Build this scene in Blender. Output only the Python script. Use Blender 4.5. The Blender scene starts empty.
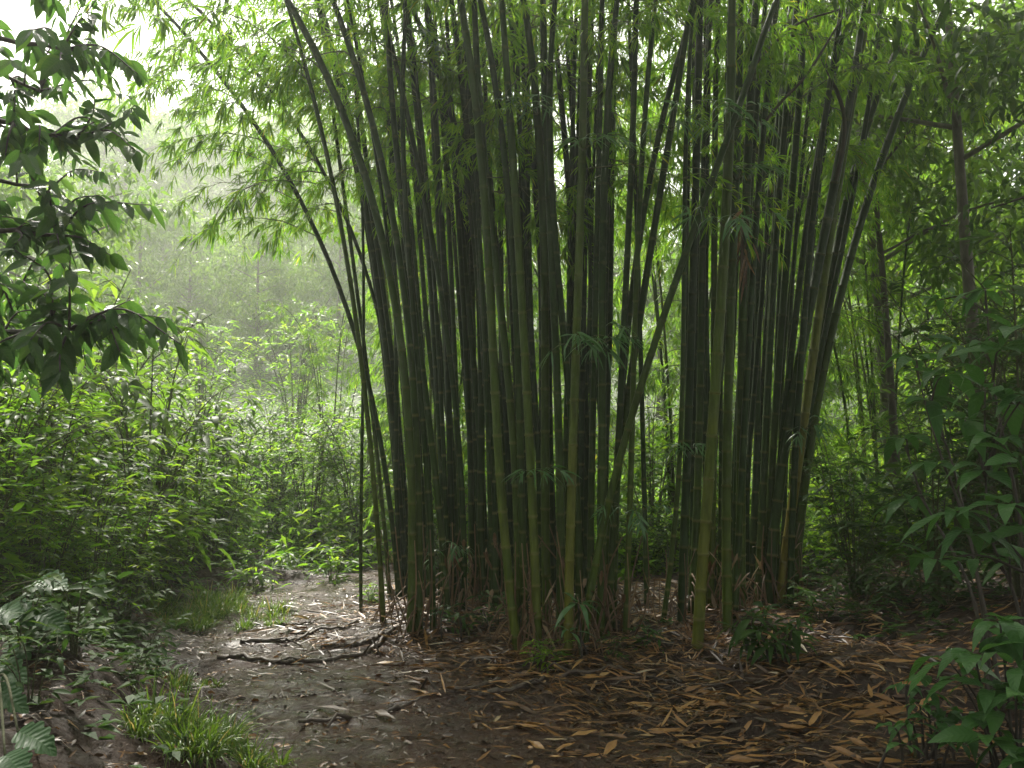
import bpy, math
import numpy as np

SEED = 11
rng = np.random.default_rng(SEED)
scene = bpy.context.scene
COL = scene.collection
rad = math.radians

# ------------------------------------------------------------------ terrain
_ks = []
_r = np.random.default_rng(5)
for wl, amp in ((3.1, .045), (1.7, .03), (0.9, .016), (0.45, .010), (0.23, .006)):
    for _ in range(4):
        a = _r.uniform(0, 2 * math.pi)
        _ks.append((math.cos(a) * 2 * math.pi / wl, math.sin(a) * 2 * math.pi / wl, _r.uniform(0, 6.28), amp * _r.uniform(.6, 1.1)))


def wobble(x, y):
    s = 0
    for kx, ky, ph, a in _ks:
        s = s + a * np.sin(kx * x + ky * y + ph)
    return s


def sstep(a, b, x):
    t = np.clip((x - a) / (b - a), 0, 1)
    return t * t * (3 - 2 * t)


PATH_Y = np.array([-8., 0., 3., 4.2, 5.5, 7., 8.6, 9.6, 10.4, 11.])
PATH_L = np.array([-.2, -.5, -.9, -1.12, -1.75, -2.45, -2.85, -2.75, -2.2, -1.4])
PATH_R = np.array([1.5, 1.6, 1.6, 1.3, -.05, -.85, -1.5, -1.2, -.6, .4])


def path_l(y):
    return np.interp(y, PATH_Y, PATH_L)


def path_r(y):
    return np.interp(y, PATH_Y, PATH_R)


def H(x, y):
    x = np.asarray(x, float)
    y = np.asarray(y, float)
    dl = path_l(y) - x                       # >0 on the left bank
    bank = .42 * sstep(.05, .95, dl) + .16 * np.clip(dl - .6, 0, 12)
    bank = bank * (1 - .45 * sstep(6, 8, y)) * (1 - .85 * sstep(8.6, 9.8, y))
    mound = .13 * np.exp(-(((x - .45) / 1.7) ** 2 + ((y - 8.0) / 1.5) ** 2))
    dr = x - 2.3
    right = .20 * sstep(.2, 1.4, dr) + .10 * np.clip(dr - .8, 0, 20)
    hill = .10 * np.clip(y - 13, 0, 12) + .25 * np.clip(y - 25, 0, 215) + .05 * np.clip(-y - 4, 0, 10)
    on = sstep(-.15, .2, dl + 0 * x) + sstep(-.1, .3, x - path_r(y))
    rough = .35 + .65 * np.clip(on, 0, 1)
    return bank + mound + right + hill + wobble(x, y) * rough


# ------------------------------------------------------------------ camera maths
F = 887.0
PITCH = math.atan((450 - 384) / F)
CZ = float(H(0, 0)) + 1.5
_fw = np.array([0, math.cos(PITCH), math.sin(PITCH)])
_up = np.array([0, -math.sin(PITCH), math.cos(PITCH)])


def ray(px, py):
    return np.array([1., 0, 0]) * ((px - 512) / F) + _up * ((384 - py) / F) + _fw


def at(px, py, Y):
    d = ray(px, py)
    return np.array([0, 0, CZ]) + d * (Y / d[1])


def ground_hit(px, py):
    d = ray(px, py)
    t = 2.5
    while t < 80:
        p = np.array([0, 0, CZ]) + d * t
        if p[2] <= float(H(p[0], p[1])):
            break
        t += .02
    p[2] = float(H(p[0], p[1]))
    return p


cam = bpy.data.cameras.new("camera")
cam.sensor_width = 36
cam.lens = 36 * F / 1024
cam.clip_end = 2000
cam.clip_start = .05
co = bpy.data.objects.new("camera", cam)
co.location = (0, 0, CZ)
co.rotation_euler = (rad(90) + PITCH, 0, 0)
COL.objects.link(co)
scene.camera = co


# ------------------------------------------------------------------ materials
def new_mat(name):
    m = bpy.data.materials.new(name)
    m.use_nodes = True
    nt = m.node_tree
    nt.nodes.clear()
    out = nt.nodes.new("ShaderNodeOutputMaterial")
    return m, nt, out


def N(nt, kind, **kw):
    n = nt.nodes.new(kind)
    for k, v in kw.items():
        if k in n.inputs:
            n.inputs[k].default_value = v
        else:
            setattr(n, k, v)
    return n


def ramp(nt, stops, fac):
    r = nt.nodes.new("ShaderNodeValToRGB")
    el = r.color_ramp.elements
    while len(el) < len(stops):
        el.new(.5)
    for e, (p, c) in zip(el, stops):
        e.position = p
        e.color = (*c, 1)
    nt.links.new(fac, r.inputs[0])
    return r.outputs[0]


def leaf_mat(name, stops, trans=.42, tboost=1.7, rough=.38, spec=.5, veins=False, spots=.25):
    m, nt, out = new_mat(name)
    L = nt.links.new
    at_ = N(nt, "ShaderNodeAttribute", attribute_name="var")
    tc = N(nt, "ShaderNodeTexCoord")
    no = N(nt, "ShaderNodeTexNoise", Scale=38.0, Detail=3.0)
    L(tc.outputs["Object"], no.inputs["Vector"])
    mth = N(nt, "ShaderNodeMath", operation="MULTIPLY_ADD")
    L(no.outputs[0], mth.inputs[0])
    mth.inputs[1].default_value = spots
    L(at_.outputs["Fac"], mth.inputs[2])
    m2 = N(nt, "ShaderNodeMath", operation="SUBTRACT")
    L(mth.outputs[0], m2.inputs[0])
    m2.inputs[1].default_value = spots * .5
    c = ramp(nt, stops, m2.outputs[0])
    p = N(nt, "ShaderNodeBsdfPrincipled", Roughness=rough)
    p.inputs["Specular IOR Level"].default_value = spec
    bump_h = None
    if veins:
        uv = N(nt, "ShaderNodeAttribute", attribute_name="luv")
        sp = N(nt, "ShaderNodeSeparateXYZ")
        L(uv.outputs["Vector"], sp.inputs[0])
        ab = N(nt, "ShaderNodeMath", operation="ABSOLUTE")
        L(sp.outputs[1], ab.inputs[0])
        ma = N(nt, "ShaderNodeMath", operation="MULTIPLY_ADD")     # t*7 - |s|*1.3
        L(ab.outputs[0], ma.inputs[0])
        ma.inputs[1].default_value = -.16
        L(sp.outputs[0], ma.inputs[2])
        si = N(nt, "ShaderNodeMath", operation="MULTIPLY")
        L(ma.outputs[0], si.inputs[0])
        si.inputs[1].default_value = 56
        sn = N(nt, "ShaderNodeMath", operation="SINE")
        L(si.outputs[0], sn.inputs[0])
        mid = N(nt, "ShaderNodeMapRange")
        mid.inputs[1].default_value = 0
        mid.inputs[2].default_value = .10
        mid.inputs[3].default_value = 1
        mid.inputs[4].default_value = 0
        L(ab.outputs[0], mid.inputs[0])
        pw = N(nt, "ShaderNodeMapRange")
        pw.inputs[1].default_value = .86
        pw.inputs[2].default_value = 1
        L(sn.outputs[0], pw.inputs[0])
        mx = N(nt, "ShaderNodeMath", operation="MAXIMUM")
        L(pw.outputs[0], mx.inputs[0])
        L(mid.outputs[0], mx.inputs[1])
        mixc = N(nt, "ShaderNodeMix", data_type="RGBA")
        mfac = N(nt, "ShaderNodeMath", operation="MULTIPLY")
        L(mx.outputs[0], mfac.inputs[0])
        mfac.inputs[1].default_value = .16
        L(mfac.outputs[0], mixc.inputs[0])
        L(c, mixc.inputs[6])
        lo = stops[-1][1]
        mixc.inputs[7].default_value = (lo[0] * 1.5, lo[1] * 1.3, lo[2] * 1.6, 1)
        c = mixc.outputs[2]
        bu = N(nt, "ShaderNodeBump", Strength=.22, Distance=.003)
        L(sn.outputs[0], bu.inputs["Height"])
        L(bu.outputs[0], p.inputs["Normal"])
    L(c, p.inputs["Base Color"])
    tr = N(nt, "ShaderNodeBsdfTranslucent")
    hs = N(nt, "ShaderNodeMix", data_type="RGBA", blend_type="MULTIPLY")
    hs.inputs[0].default_value = 1
    L(c, hs.inputs[6])
    hs.inputs[7].default_value = (tboost * 1.15, tboost * 1.1, tboost * .75, 1)
    L(hs.outputs[2], tr.inputs[0])
    ms = N(nt, "ShaderNodeMixShader")
    ms.inputs[0].default_value = trans
    L(p.outputs[0], ms.inputs[1])
    L(tr.outputs[0], ms.inputs[2])
    L(ms.outputs[0], out.inputs[0])
    return m


M = {}
M['bamboo_leaf'] = leaf_mat("bamboo leaf", [(0, (.035, .092, .010)), (.5, (.072, .145, .012)), (.85, (.125, .19, .016)), (1, (.2, .2, .025))], trans=.6, tboost=2.7, spec=.15, rough=.45)
M['spray_leaf'] = leaf_mat("spray leaf", [(0, (.04, .12, .035)), (1, (.08, .18, .05))], trans=.3, rough=.32)
M['fresh_leaf'] = leaf_mat("fresh shrub leaf", [(0, (.04, .10, .010)), (.5, (.082, .16, .013)), (1, (.15, .21, .018))], trans=.6, tboost=2.7, spec=.25, rough=.42)
M['dark_leaf'] = leaf_mat("dark glossy leaf", [(0, (.022, .055, .012)), (.6, (.04, .088, .016)), (1, (.075, .12, .022))], trans=.34, rough=.5, spec=.12)
M['broad_leaf'] = leaf_mat("broad veined leaf", [(0, (.022, .062, .015)), (.6, (.04, .095, .02)), (1, (.07, .13, .022))], trans=.5, tboost=2.4, rough=.26, spec=.3, veins=True, spots=.15)
M['whorl_leaf'] = leaf_mat("whorled veined leaf", [(0, (.028, .085, .02)), (.6, (.05, .135, .028)), (1, (.075, .17, .04))], trans=.32, rough=.42, spec=.3, veins=True, spots=.15)
M['tree_leaf'] = leaf_mat("forest tree leaf", [(0, (.04, .09, .012)), (.6, (.07, .13, .014)), (1, (.12, .18, .02))], trans=.55, tboost=2.4, spec=.25, rough=.45)
M['grass'] = leaf_mat("grass blade", [(0, (.045, .10, .012)), (.6, (.11, .19, .022)), (.9, (.18, .23, .03)), (1, (.3, .24, .1))], trans=.4)
M['dead_leaf'] = leaf_mat("dead leaf", [(0, (.04, .022, .012)), (.3, (.10, .05, .02)), (.55, (.27, .13, .035)), (.8, (.40, .24, .085)), (1, (.40, .33, .22))], trans=.12, tboost=1.0, rough=.42, spots=.35)
M['dry_strip'] = leaf_mat("dry sheath", [(0, (.09, .05, .025)), (.5, (.2, .12, .06)), (1, (.34, .25, .15))], trans=.12, tboost=1.0, rough=.6, spots=.4)


def culm_mat():
    m, nt, out = new_mat("bamboo culm skin")
    L = nt.links.new
    tint = N(nt, "ShaderNodeAttribute", attribute_name="var")
    node = N(nt, "ShaderNodeAttribute", attribute_name="node")
    tc = N(nt, "ShaderNodeTexCoord")
    mp = N(nt, "ShaderNodeMapping")
    mp.inputs["Scale"].default_value = (26, 26, 4)
    L(tc.outputs["Object"], mp.inputs[0])
    no = N(nt, "ShaderNodeTexNoise", Scale=1.0, Detail=5.0, Roughness=.65)
    L(mp.outputs[0], no.inputs["Vector"])
    c = ramp(nt, [(0, (.010, .026, .006)), (.35, (.02, .048, .006)), (.7, (.068, .105, .010)), (1, (.18, .155, .02))], tint.outputs["Fac"])
    st = ramp(nt, [(.42, (1, 1, 1)), (.56, (.62, .62, .55)), (.75, (.3, .27, .22))], no.outputs[0])
    mu = N(nt, "ShaderNodeMix", data_type="RGBA", blend_type="MULTIPLY")
    mu.inputs[0].default_value = .75
    L(c, mu.inputs[6])
    L(st, mu.inputs[7])
    ln_ = N(nt, "ShaderNodeTexNoise", Scale=7.0, Detail=6.0, Roughness=.7)
    L(tc.outputs["Object"], ln_.inputs["Vector"])
    lf = N(nt, "ShaderNodeMapRange")
    lf.inputs[1].default_value = .56
    lf.inputs[2].default_value = .72
    lf.inputs[4].default_value = .45
    L(ln_.outputs[0], lf.inputs[0])
    lm = N(nt, "ShaderNodeMix", data_type="RGBA")
    L(lf.outputs[0], lm.inputs[0])
    L(mu.outputs[2], lm.inputs[6])
    lm.inputs[7].default_value = (.11, .115, .075, 1)
    mu = lm
    mx = N(nt, "ShaderNodeMix", data_type="RGBA")
    L(node.outputs["Fac"], mx.inputs[0])
    L(mu.outputs[2], mx.inputs[6])
    mx.inputs[7].default_value = (.17, .16, .06, 1)
    p = N(nt, "ShaderNodeBsdfPrincipled", Roughness=.36)
    p.inputs["Specular IOR Level"].default_value = .15
    rr = N(nt, "ShaderNodeMapRange")
    rr.inputs[3].default_value = .28
    rr.inputs[4].default_value = .6
    L(no.outputs[0], rr.inputs[0])
    L(rr.outputs[0], p.inputs["Roughness"])
    L(mx.outputs[2], p.inputs["Base Color"])
    L(p.outputs[0], out.inputs[0])
    return m


def bark_mat(name, a, b, scale=9, rough=.8):
    m, nt, out = new_mat(name)
    L = nt.links.new
    tc = N(nt, "ShaderNodeTexCoord")
    mp = N(nt, "ShaderNodeMapping")
    mp.inputs["Scale"].default_value = (scale, scale, scale * .35)
    L(tc.outputs["Object"], mp.inputs[0])
    no = N(nt, "ShaderNodeTexNoise", Scale=1.0, Detail=8.0, Roughness=.7)
    L(mp.outputs[0], no.inputs["Vector"])
    c = ramp(nt, [(.3, a), (.7, b)], no.outputs[0])
    p = N(nt, "ShaderNodeBsdfPrincipled", Roughness=rough)
    L(c, p.inputs["Base Color"])
    bu = N(nt, "ShaderNodeBump", Strength=.7, Distance=.02)
    L(no.outputs[0], bu.inputs["Height"])
    L(bu.outputs[0], p.inputs["Normal"])
    L(p.outputs[0], out.inputs[0])
    return m


def soil_mat(name, a, b, c3, rlo, rhi, bump):
    m, nt, out = new_mat(name)
    L = nt.links.new
    tc = N(nt, "ShaderNodeTexCoord")
    n1 = N(nt, "ShaderNodeTexNoise", Scale=1.6, Detail=8.0, Roughness=.62)
    n2 = N(nt, "ShaderNodeTexNoise", Scale=21.0, Detail=8.0, Roughness=.68)
    n3 = N(nt, "ShaderNodeTexNoise", Scale=5.5, Detail=6.0, Roughness=.6)
    for n in (n1, n2, n3):
        L(tc.outputs["Object"], n.inputs["Vector"])
    ad = N(nt, "ShaderNodeMath", operation="MULTIPLY_ADD")
    L(n2.outputs[0], ad.inputs[0])
    ad.inputs[1].default_value = .5
    L(n1.outputs[0], ad.inputs[2])
    col = ramp(nt, [(.5, a), (.75, b), (1, c3)], ad.outputs[0])
    if name == "forest soil":
        sx = N(nt, "ShaderNodeSeparateXYZ")
        L(tc.outputs["Object"], sx.inputs[0])
        far = N(nt, "ShaderNodeMapRange")
        far.inputs[1].default_value = 12.5
        far.inputs[2].default_value = 17
        L(sx.outputs[1], far.inputs[0])
        gm = N(nt, "ShaderNodeMix", data_type="RGBA")
        L(far.outputs[0], gm.inputs[0])
        L(col, gm.inputs[6])
        L(ramp(nt, [(.45, (.02, .04, .008)), (.6, (.05, .09, .015)), (.75, (.09, .14, .02))], n2.outputs[0]), gm.inputs[7])
        col = gm.outputs[2]
    p = N(nt, "ShaderNodeBsdfPrincipled")
    p.inputs["Specular IOR Level"].default_value = .3
    L(col, p.inputs["Base Color"])
    rr = N(nt, "ShaderNodeMapRange")
    rr.inputs[1].default_value = .35
    rr.inputs[2].default_value = .65
    rr.inputs[3].default_value = rlo
    rr.inputs[4].default_value = rhi
    L(n3.outputs[0], rr.inputs[0])
    L(rr.outputs[0], p.inputs["Roughness"])
    if name == "wet path mud":
        wet = N(nt, "ShaderNodeMapRange")
        wet.inputs[1].default_value = .42
        wet.inputs[2].default_value = .6
        wet.inputs[3].default_value = .22
        wet.inputs[4].default_value = 0
        L(n3.outputs[0], wet.inputs[0])
        L(wet.outputs[0], p.inputs["Coat Weight"])
        p.inputs["Coat Roughness"].default_value = .3
    hh = N(nt, "ShaderNodeMath", operation="MULTIPLY_ADD")
    L(n3.outputs[0], hh.inputs[0])
    hh.inputs[1].default_value = 2.0
    L(n2.outputs[0], hh.inputs[2])
    bu = N(nt, "ShaderNodeBump", Strength=.8, Distance=bump)
    L(hh.outputs[0], bu.inputs["Height"])
    L(bu.outputs[0], p.inputs["Normal"])
    L(p.outputs[0], out.inputs[0])
    return m


M['culm'] = culm_mat()
M['bark'] = bark_mat("forest bark", (.05, .042, .032), (.16, .14, .11))
M['dark_bark'] = bark_mat("dark bark", (.025, .02, .014), (.07, .055, .04))
M['twig'] = bark_mat("green twig", (.05, .06, .02), (.09, .09, .03), 30)
M['root'] = bark_mat("wet root", (.035, .024, .016), (.11, .078, .055), 22, .5)
M['soil'] = soil_mat("forest soil", (.013, .006, .0035), (.03, .0155, .008), (.055, .03, .016), .45, .95, .03)
M['mud'] = soil_mat("wet path mud", (.017, .0058, .0027), (.042, .017, .0075), (.07, .034, .016), .1, .55, .06)


# ------------------------------------------------------------------ mesh builder
class MB:
    def __init__(s):
        s.v, s.q, s.t, s.var, s.luv, s.node, s.n = [], [], [], [], [], [], 0

    def add(s, v, quads=None, tris=None, var=0., luv=None, node=None):
        k = len(v)
        s.v.append(np.asarray(v, float))
        if quads is not None and len(quads):
            s.q.append(np.asarray(quads, np.int64) + s.n)
        if tris is not None and len(tris):
            s.t.append(np.asarray(tris, np.int64) + s.n)
        s.var.append(np.broadcast_to(np.asarray(var, float), (k,)))
        s.luv.append(np.zeros((k, 3)) if luv is None else luv)
        s.node.append(np.zeros(k) if node is None else node)
        s.n += k

    def mesh(s, name, mat, smooth=True):
        me = bpy.data.meshes.new(name)
        v = np.concatenate(s.v)
        q = np.concatenate(s.q) if s.q else np.zeros((0, 4), np.int64)
        t = np.concatenate(s.t) if s.t else np.zeros((0, 3), np.int64)
        me.vertices.add(len(v))
        me.vertices.foreach_set("co", v.ravel())
        lv = np.concatenate([q.ravel(), t.ravel()])
        me.loops.add(len(lv))
        me.loops.foreach_set("vertex_index", lv.astype(np.int32))
        tot = np.concatenate([np.full(len(q), 4), np.full(len(t), 3)]).astype(np.int32)
        st = np.concatenate([[0], np.cumsum(tot)[:-1]]).astype(np.int32)
        me.polygons.add(len(tot))
        me.polygons.foreach_set("loop_start", st)
        me.polygons.foreach_set("loop_total", tot)
        me.polygons.foreach_set("use_smooth", np.full(len(tot), smooth))
        a = me.attributes.new("var", 'FLOAT', 'POINT')
        a.data.foreach_set("value", np.concatenate(s.var))
        a = me.attributes.new("luv", 'FLOAT_VECTOR', 'POINT')
        a.data.foreach_set("vector", np.concatenate(s.luv).ravel())
        a = me.attributes.new("node", 'FLOAT', 'POINT')
        a.data.foreach_set("value", np.concatenate(s.node))
        me.materials.append(M[mat] if isinstance(mat, str) else mat)
        me.update(calc_edges=True)
        return me

    def build(s, name, mat, parent=None, smooth=True):
        return link(name, s.mesh(name, mat, smooth), parent)


def link(name, data, parent=None, loc=None, rot=None, scale=None):
    o = bpy.data.objects.new(name, data)
    COL.objects.link(o)
    if parent is not None:
        o.parent = parent
    if loc is not None:
        o.location = loc
    if rot is not None:
        o.rotation_euler = rot
    if scale is not None:
        o.scale = (scale,) * 3 if np.isscalar(scale) else scale
    return o


def tag(o, label=None, cat=None, group=None, kind=None):
    if label:
        o["label"] = label
    if cat:
        o["category"] = cat
    if group:
        o["group"] = group
    if kind:
        o["kind"] = kind
    return o


def thing(name, loc, label, cat, group=None, rz=0, scale=1):
    o = link(name, None, None, loc, (0, 0, rz), scale)
    o.empty_display_size = .1
    return tag(o, label, cat, group)


def unit(v):
    v = np.asarray(v, float)
    return v / np.maximum(np.linalg.norm(v, axis=-1, keepdims=True), 1e-9)


def spline(pts, n):
    """Catmull-Rom through pts, n samples evenly in arc length"""
    P = np.asarray(pts, float)
    P = np.vstack([2 * P[0] - P[1], P, 2 * P[-1] - P[-2]])
    out = []
    for i in range(1, len(P) - 2):
        t = np.linspace(0, 1, 16, endpoint=False)[:, None]
        a, b, c, d = P[i - 1], P[i], P[i + 1], P[i + 2]
        out.append(.5 * (2 * b + (c - a) * t + (2 * a - 5 * b + 4 * c - d) * t ** 2 + (3 * b - a - 3 * c + d) * t ** 3))
    out = np.vstack(out + [P[-2][None]])
    s = np.concatenate([[0], np.cumsum(np.linalg.norm(np.diff(out, axis=0), axis=1))])
    u = np.linspace(0, s[-1], n)
    return np.stack([np.interp(u, s, out[:, k]) for k in range(3)], 1)


def tube(mb, pts, radii, sides=6, var=0., node=None):
    P = np.asarray(pts, float)
    n = len(P)
    Rr = np.broadcast_to(np.asarray(radii, float), (n,))
    T = unit(np.gradient(P, axis=0))
    ref = np.array([1., 0, 0]) if abs(T[:, 0]).mean() < .7 else np.array([0, 1., 0])
    A = unit(np.cross(T, ref))
    B = np.cross(T, A)
    th = np.linspace(0, 2 * math.pi, sides, endpoint=False)
    V = P[:, None] + Rr[:, None, None] * (np.cos(th)[None, :, None] * A[:, None] + np.sin(th)[None, :, None] * B[:, None])
    i = np.arange(n - 1)[:, None] * sides
    j = np.arange(sides)[None]
    j2 = (j + 1) % sides
    Q = np.stack([i + j, i + j2, i + sides + j2, i + sides + j], -1).reshape(-1, 4)
    V = V.reshape(-1, 3)
    V = np.vstack([V, P[0], P[-1]])
    k = n * sides
    tr = [(k, (q + 1) % sides, q) for q in range(sides)] + [(k + 1, (n - 1) * sides + q, (n - 1) * sides + (q + 1) % sides) for q in range(sides)]
    nd = None
    if node is not None:
        nd = np.concatenate([np.repeat(node, sides), [node[0], node[-1]]])
    vv = var
    if not np.isscalar(var):
        vv = np.concatenate([np.repeat(var, sides), [var[0], var[-1]]])
    mb.add(V, Q, tr, vv, node=nd)


def template(ts, hw, cols=3):
    t, a, faces = [], [], []
    for x, w in zip(ts, hw):
        for c in np.linspace(-1, 1, cols):
            t.append(x)
            a.append(c * w)
    for i in range(len(ts) - 1):
        for c in range(cols - 1):
            b = i * cols + c
            faces.append((b, b + 1, b + cols + 1, b + cols))
    s = [c for x in ts for c in np.linspace(-1, 1, cols)]
    return np.array(t), np.array(a), np.array(faces), np.array(s)


T_FAR = (np.array([0, .42, 1., .42]), np.array([0, .5, 0, -.5]), np.array([(0, 1, 2, 3)]), np.array([0, 1., 0, -1.]))
T_LANCE = template([0, .16, .5, .8, 1], [.06, .4, .5, .28, .015])
_tb = [0, .06, .16, .3, .46, .62, .78, .9, 1]
T_BROAD = template(_tb, [.02, .16, .36, .48, .5, .43, .28, .12, .01], 5)
_tl = np.linspace(0, 1, 27)
_wl = .56 * np.sin(np.clip(_tl, 0.01, 1) ** .62 * math.pi) ** .8 * (.60 + .40 * np.abs(np.sin(_tl * 4.6 * math.pi + .5)) ** .6) + .008
T_LOBED = template(_tl, _wl, 5)


def leaves(mb, pos, d, nrm, L, W, droop=.15, tmpl=T_LANCE, var=None, fold=.25, wave=0., r=rng):
    pos = np.asarray(pos, float).reshape(-1, 3)
    n = len(pos)
    if n == 0:
        return
    d = unit(np.broadcast_to(d, (n, 3)))
    nrm = np.broadcast_to(nrm, (n, 3))
    s = unit(np.cross(d, nrm))
    nn = np.cross(s, d)
    L = np.broadcast_to(L, (n,))[:, None, None]
    W = np.broadcast_to(W, (n,))[:, None, None]
    dr = np.broadcast_to(droop, (n,))[:, None, None]
    t, a, f, sv = tmpl
    tt = t[None, :, None]
    aa = a[None, :, None]
    V = pos[:, None] + d[:, None] * (L * (tt - .25 * dr * tt ** 2)) + s[:, None] * (W * aa) + nn[:, None] * (W * np.abs(aa) * fold)
    V[..., 2] -= (L * dr * tt ** 2)[..., 0]
    if wave:
        ph = r.uniform(0, 6.28, (n, 1, 1))
        V = V + nn[:, None] * (wave * W * np.sin(tt * 9 + ph + np.sign(aa)) * np.abs(aa))
    k = len(t)
    Q = (np.arange(n)[:, None, None] * k + f[None]).reshape(-1, f.shape[1])
    if var is None:
        var = np.clip(r.normal(.45, .2, n), 0, 1)
    luv = np.tile(np.stack([t, sv, np.zeros_like(t)], 1), (n, 1))
    mb.add(V.reshape(-1, 3), Q, None, np.repeat(var, k), luv)


def rand_dirs(n, r):
    v = r.normal(size=(n, 3))
    return unit(v)


# ------------------------------------------------------------------ bamboo branch prototypes
def fan(mb, p, d, n, L, r, tmpl, spread=1.0, mat_bias=0., droop=.35, width=.1):
    """n leaves from one twig tip, spread in a loose fan and hanging"""
    d = unit(d)
    side = unit(np.cross(d, [0, 0, 1.]) + 1e-6)
    ang = np.linspace(-spread, spread, n) + r.normal(0, .16, n)
    el = r.normal(-.18, .28, n)
    dirs = d[None] * np.cos(ang)[:, None] + side[None] * np.sin(ang)[:, None] + np.array([0, 0, 1.]) * el[:, None]
    LL = L * r.uniform(.65, 1.15, n)
    nr = np.array([0, 0, 1.]) + r.normal(0, .45, (n, 3))
    leaves(mb, np.broadcast_to(p, (n, 3)) + r.normal(0, .006, (n, 3)), dirs, nr, LL, LL * width, droop=r.uniform(.15, .6, n) * droop / .35, tmpl=tmpl,
           var=np.clip(r.normal(.45 + mat_bias, .2, n), 0, 1), fold=.2, r=r)


def bamboo_branch(sticks, lv, origin, az, length, r, tmpl, el0=.6, leafL=.16, ntw=16, nleaf=(4, 7)):
    o = np.asarray(origin, float)
    h = np.array([math.cos(az), math.sin(az), 0])
    n = 9
    p = [o]
    for i in range(1, n):
        e = el0 - 1.5 * (i / n) ** 1.2
        p.append(p[-1] + (h * math.cos(e) + np.array([0, 0, 1.]) * math.sin(e)) * length / n + r.normal(0, .012, 3))
    p = np.array(p)
    tube(sticks, p, np.linspace(.006, .0018, n), 4, .5)
    for k in range(ntw):
        u = .12 + .88 * (k + r.uniform(0, 1)) / ntw
        x = u * (n - 1)
        i = min(int(x), n - 2)
        b = p[i] + (p[i + 1] - p[i]) * (x - i)
        tdir = unit(p[i + 1] - p[i])
        sd = unit(np.cross(tdir, [0, 0, 1.])) * (1 if k % 2 else -1)
        dd = unit(tdir * r.uniform(.3, 1) + sd * r.uniform(.3, 1.0) + np.array([0, 0, r.uniform(-.5, .35)]))
        tl = length * r.uniform(.08, .26) * (1.15 - .5 * u)
        q = np.array([b, b + dd * tl * .55 + [0, 0, .01], b + dd * tl - np.array([0, 0, .18 * tl])])
        tube(sticks, q, [.0028, .002, .0012], 3, .5)
        m = r.integers(2, 4)
        for j in range(m):
            w = 1 - .42 * j / m
            c = q[0] + (q[2] - q[0]) * w
            ddj = unit(dd + np.array([0, 0, -.25]) + r.normal(0, .35, 3))
            fan(lv, c, ddj, int(r.integers(*nleaf)) - (1 if j else 0), leafL * r.uniform(.8, 1.15), r, tmpl, spread=r.uniform(.5, 1.1))
    return p


BR = []
for i in range(7):
    r = np.random.default_rng(100 + i)
    st, lv = MB(), MB()
    bamboo_branch(st, lv, (0, 0, 0), 0, r.uniform(1.0, 1.7), r, T_LANCE, el0=r.uniform(.35, .95), leafL=.152, ntw=int(r.integers(13, 19)))
    BR.append((st.mesh("branch stick", 'twig'), lv.mesh("branch leaves", 'bamboo_leaf')))
SPRAY = []
for i in range(4):
    r = np.random.default_rng(150 + i)
    lv = MB()
    st = MB()
    for k in range(int(r.integers(3, 6))):
        az = -math.pi / 2 + r.uniform(-1.4, 1.4)
        dd = np.array([math.cos(az), math.sin(az), r.uniform(-.1, .45)])
        ln = r.uniform(.12, .42)
        q = spline(np.array([np.zeros(3), dd * ln * .55 + [0, 0, .03], dd * ln - [0, 0, .12 * ln]]), 8)
        tube(st, q, np.linspace(.003, .0014, 8), 4, .5)
        for w_ in (3, 5, 7):
            if w_ < 7 and r.uniform() < .35:
                continue
            fan(lv, q[w_], unit(dd + [0, 0, -.35] + r.normal(0, .2, 3)), int(r.integers(2, 5)) + (2 if w_ == 7 else 0), .17 * r.uniform(.8, 1.15), r, T_LANCE, spread=r.uniform(.8, 1.4), droop=.45, width=.115)
    SPRAY.append((st.mesh("spray stick", 'twig'), lv.mesh("spray leaves", 'spray_leaf')))


def dry_sheath_mesh(seed):
    r = np.random.default_rng(seed)
    mb = MB()
    n = int(r.integers(4, 8))
    az = r.uniform(0, 6.28, n)
    out = np.stack([np.cos(az), np.sin(az), np.zeros(n)], 1)
    pos = out * .045 + np.array([0, 0, 1.]) * r.uniform(.02, .38, n)[:, None]
    up = np.where(r.uniform(size=n) < .5, 1., -.6)
    leaves(mb, pos, out * r.uniform(.25, .7, n)[:, None] + np.array([0, 0, 1.]) * up[:, None], out, r.uniform(.12, .34, n), r.uniform(.012, .034, n),
           droop=r.uniform(.1, .6, n), fold=.6, wave=.5, var=r.uniform(0, 1, n), r=r)
    return mb.mesh("dry sheath", 'dry_strip')


SHEATH = [dry_sheath_mesh(200 + i) for i in range(6)]


def dry_shoot_mesh(seed):
    """dead side shoots and aerial roots tangled round the foot of a culm"""
    r = np.random.default_rng(seed)
    mb = MB()
    for k in range(int(r.integers(5, 9))):
        a = r.uniform(0, 6.28)
        o = np.array([math.cos(a), math.sin(a), 0])
        if r.uniform() < .45:                      # root curving down into the soil
            z = r.uniform(.06, .3)
            p = spline(np.array([o * .03 + [0, 0, z], o * (.06 + z * .3) + [0, 0, z * .7], o * (.1 + z * .6) + [0, 0, -.05]]), 10)
            tube(mb, p, np.linspace(.006, .004, 10), 5, r.uniform(.1, .5))
        else:                                      # broken dead shoot
            h = r.uniform(.15, .75)
            p = spline(np.array([o * .05 - [0, 0, .05], o * r.uniform(.06, .14) + [0, 0, h * .5] + r.normal(0, .02, 3), o * r.uniform(.05, .3) + [0, 0, h]]), 12)
            tube(mb, p, np.linspace(r.uniform(.005, .012), .003, 12), 5, r.uniform(.1, .6))
    return mb.mesh("dry shoots", 'dry_strip')


SHOOT = [dry_shoot_mesh(240 + i) for i in range(6)]

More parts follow.
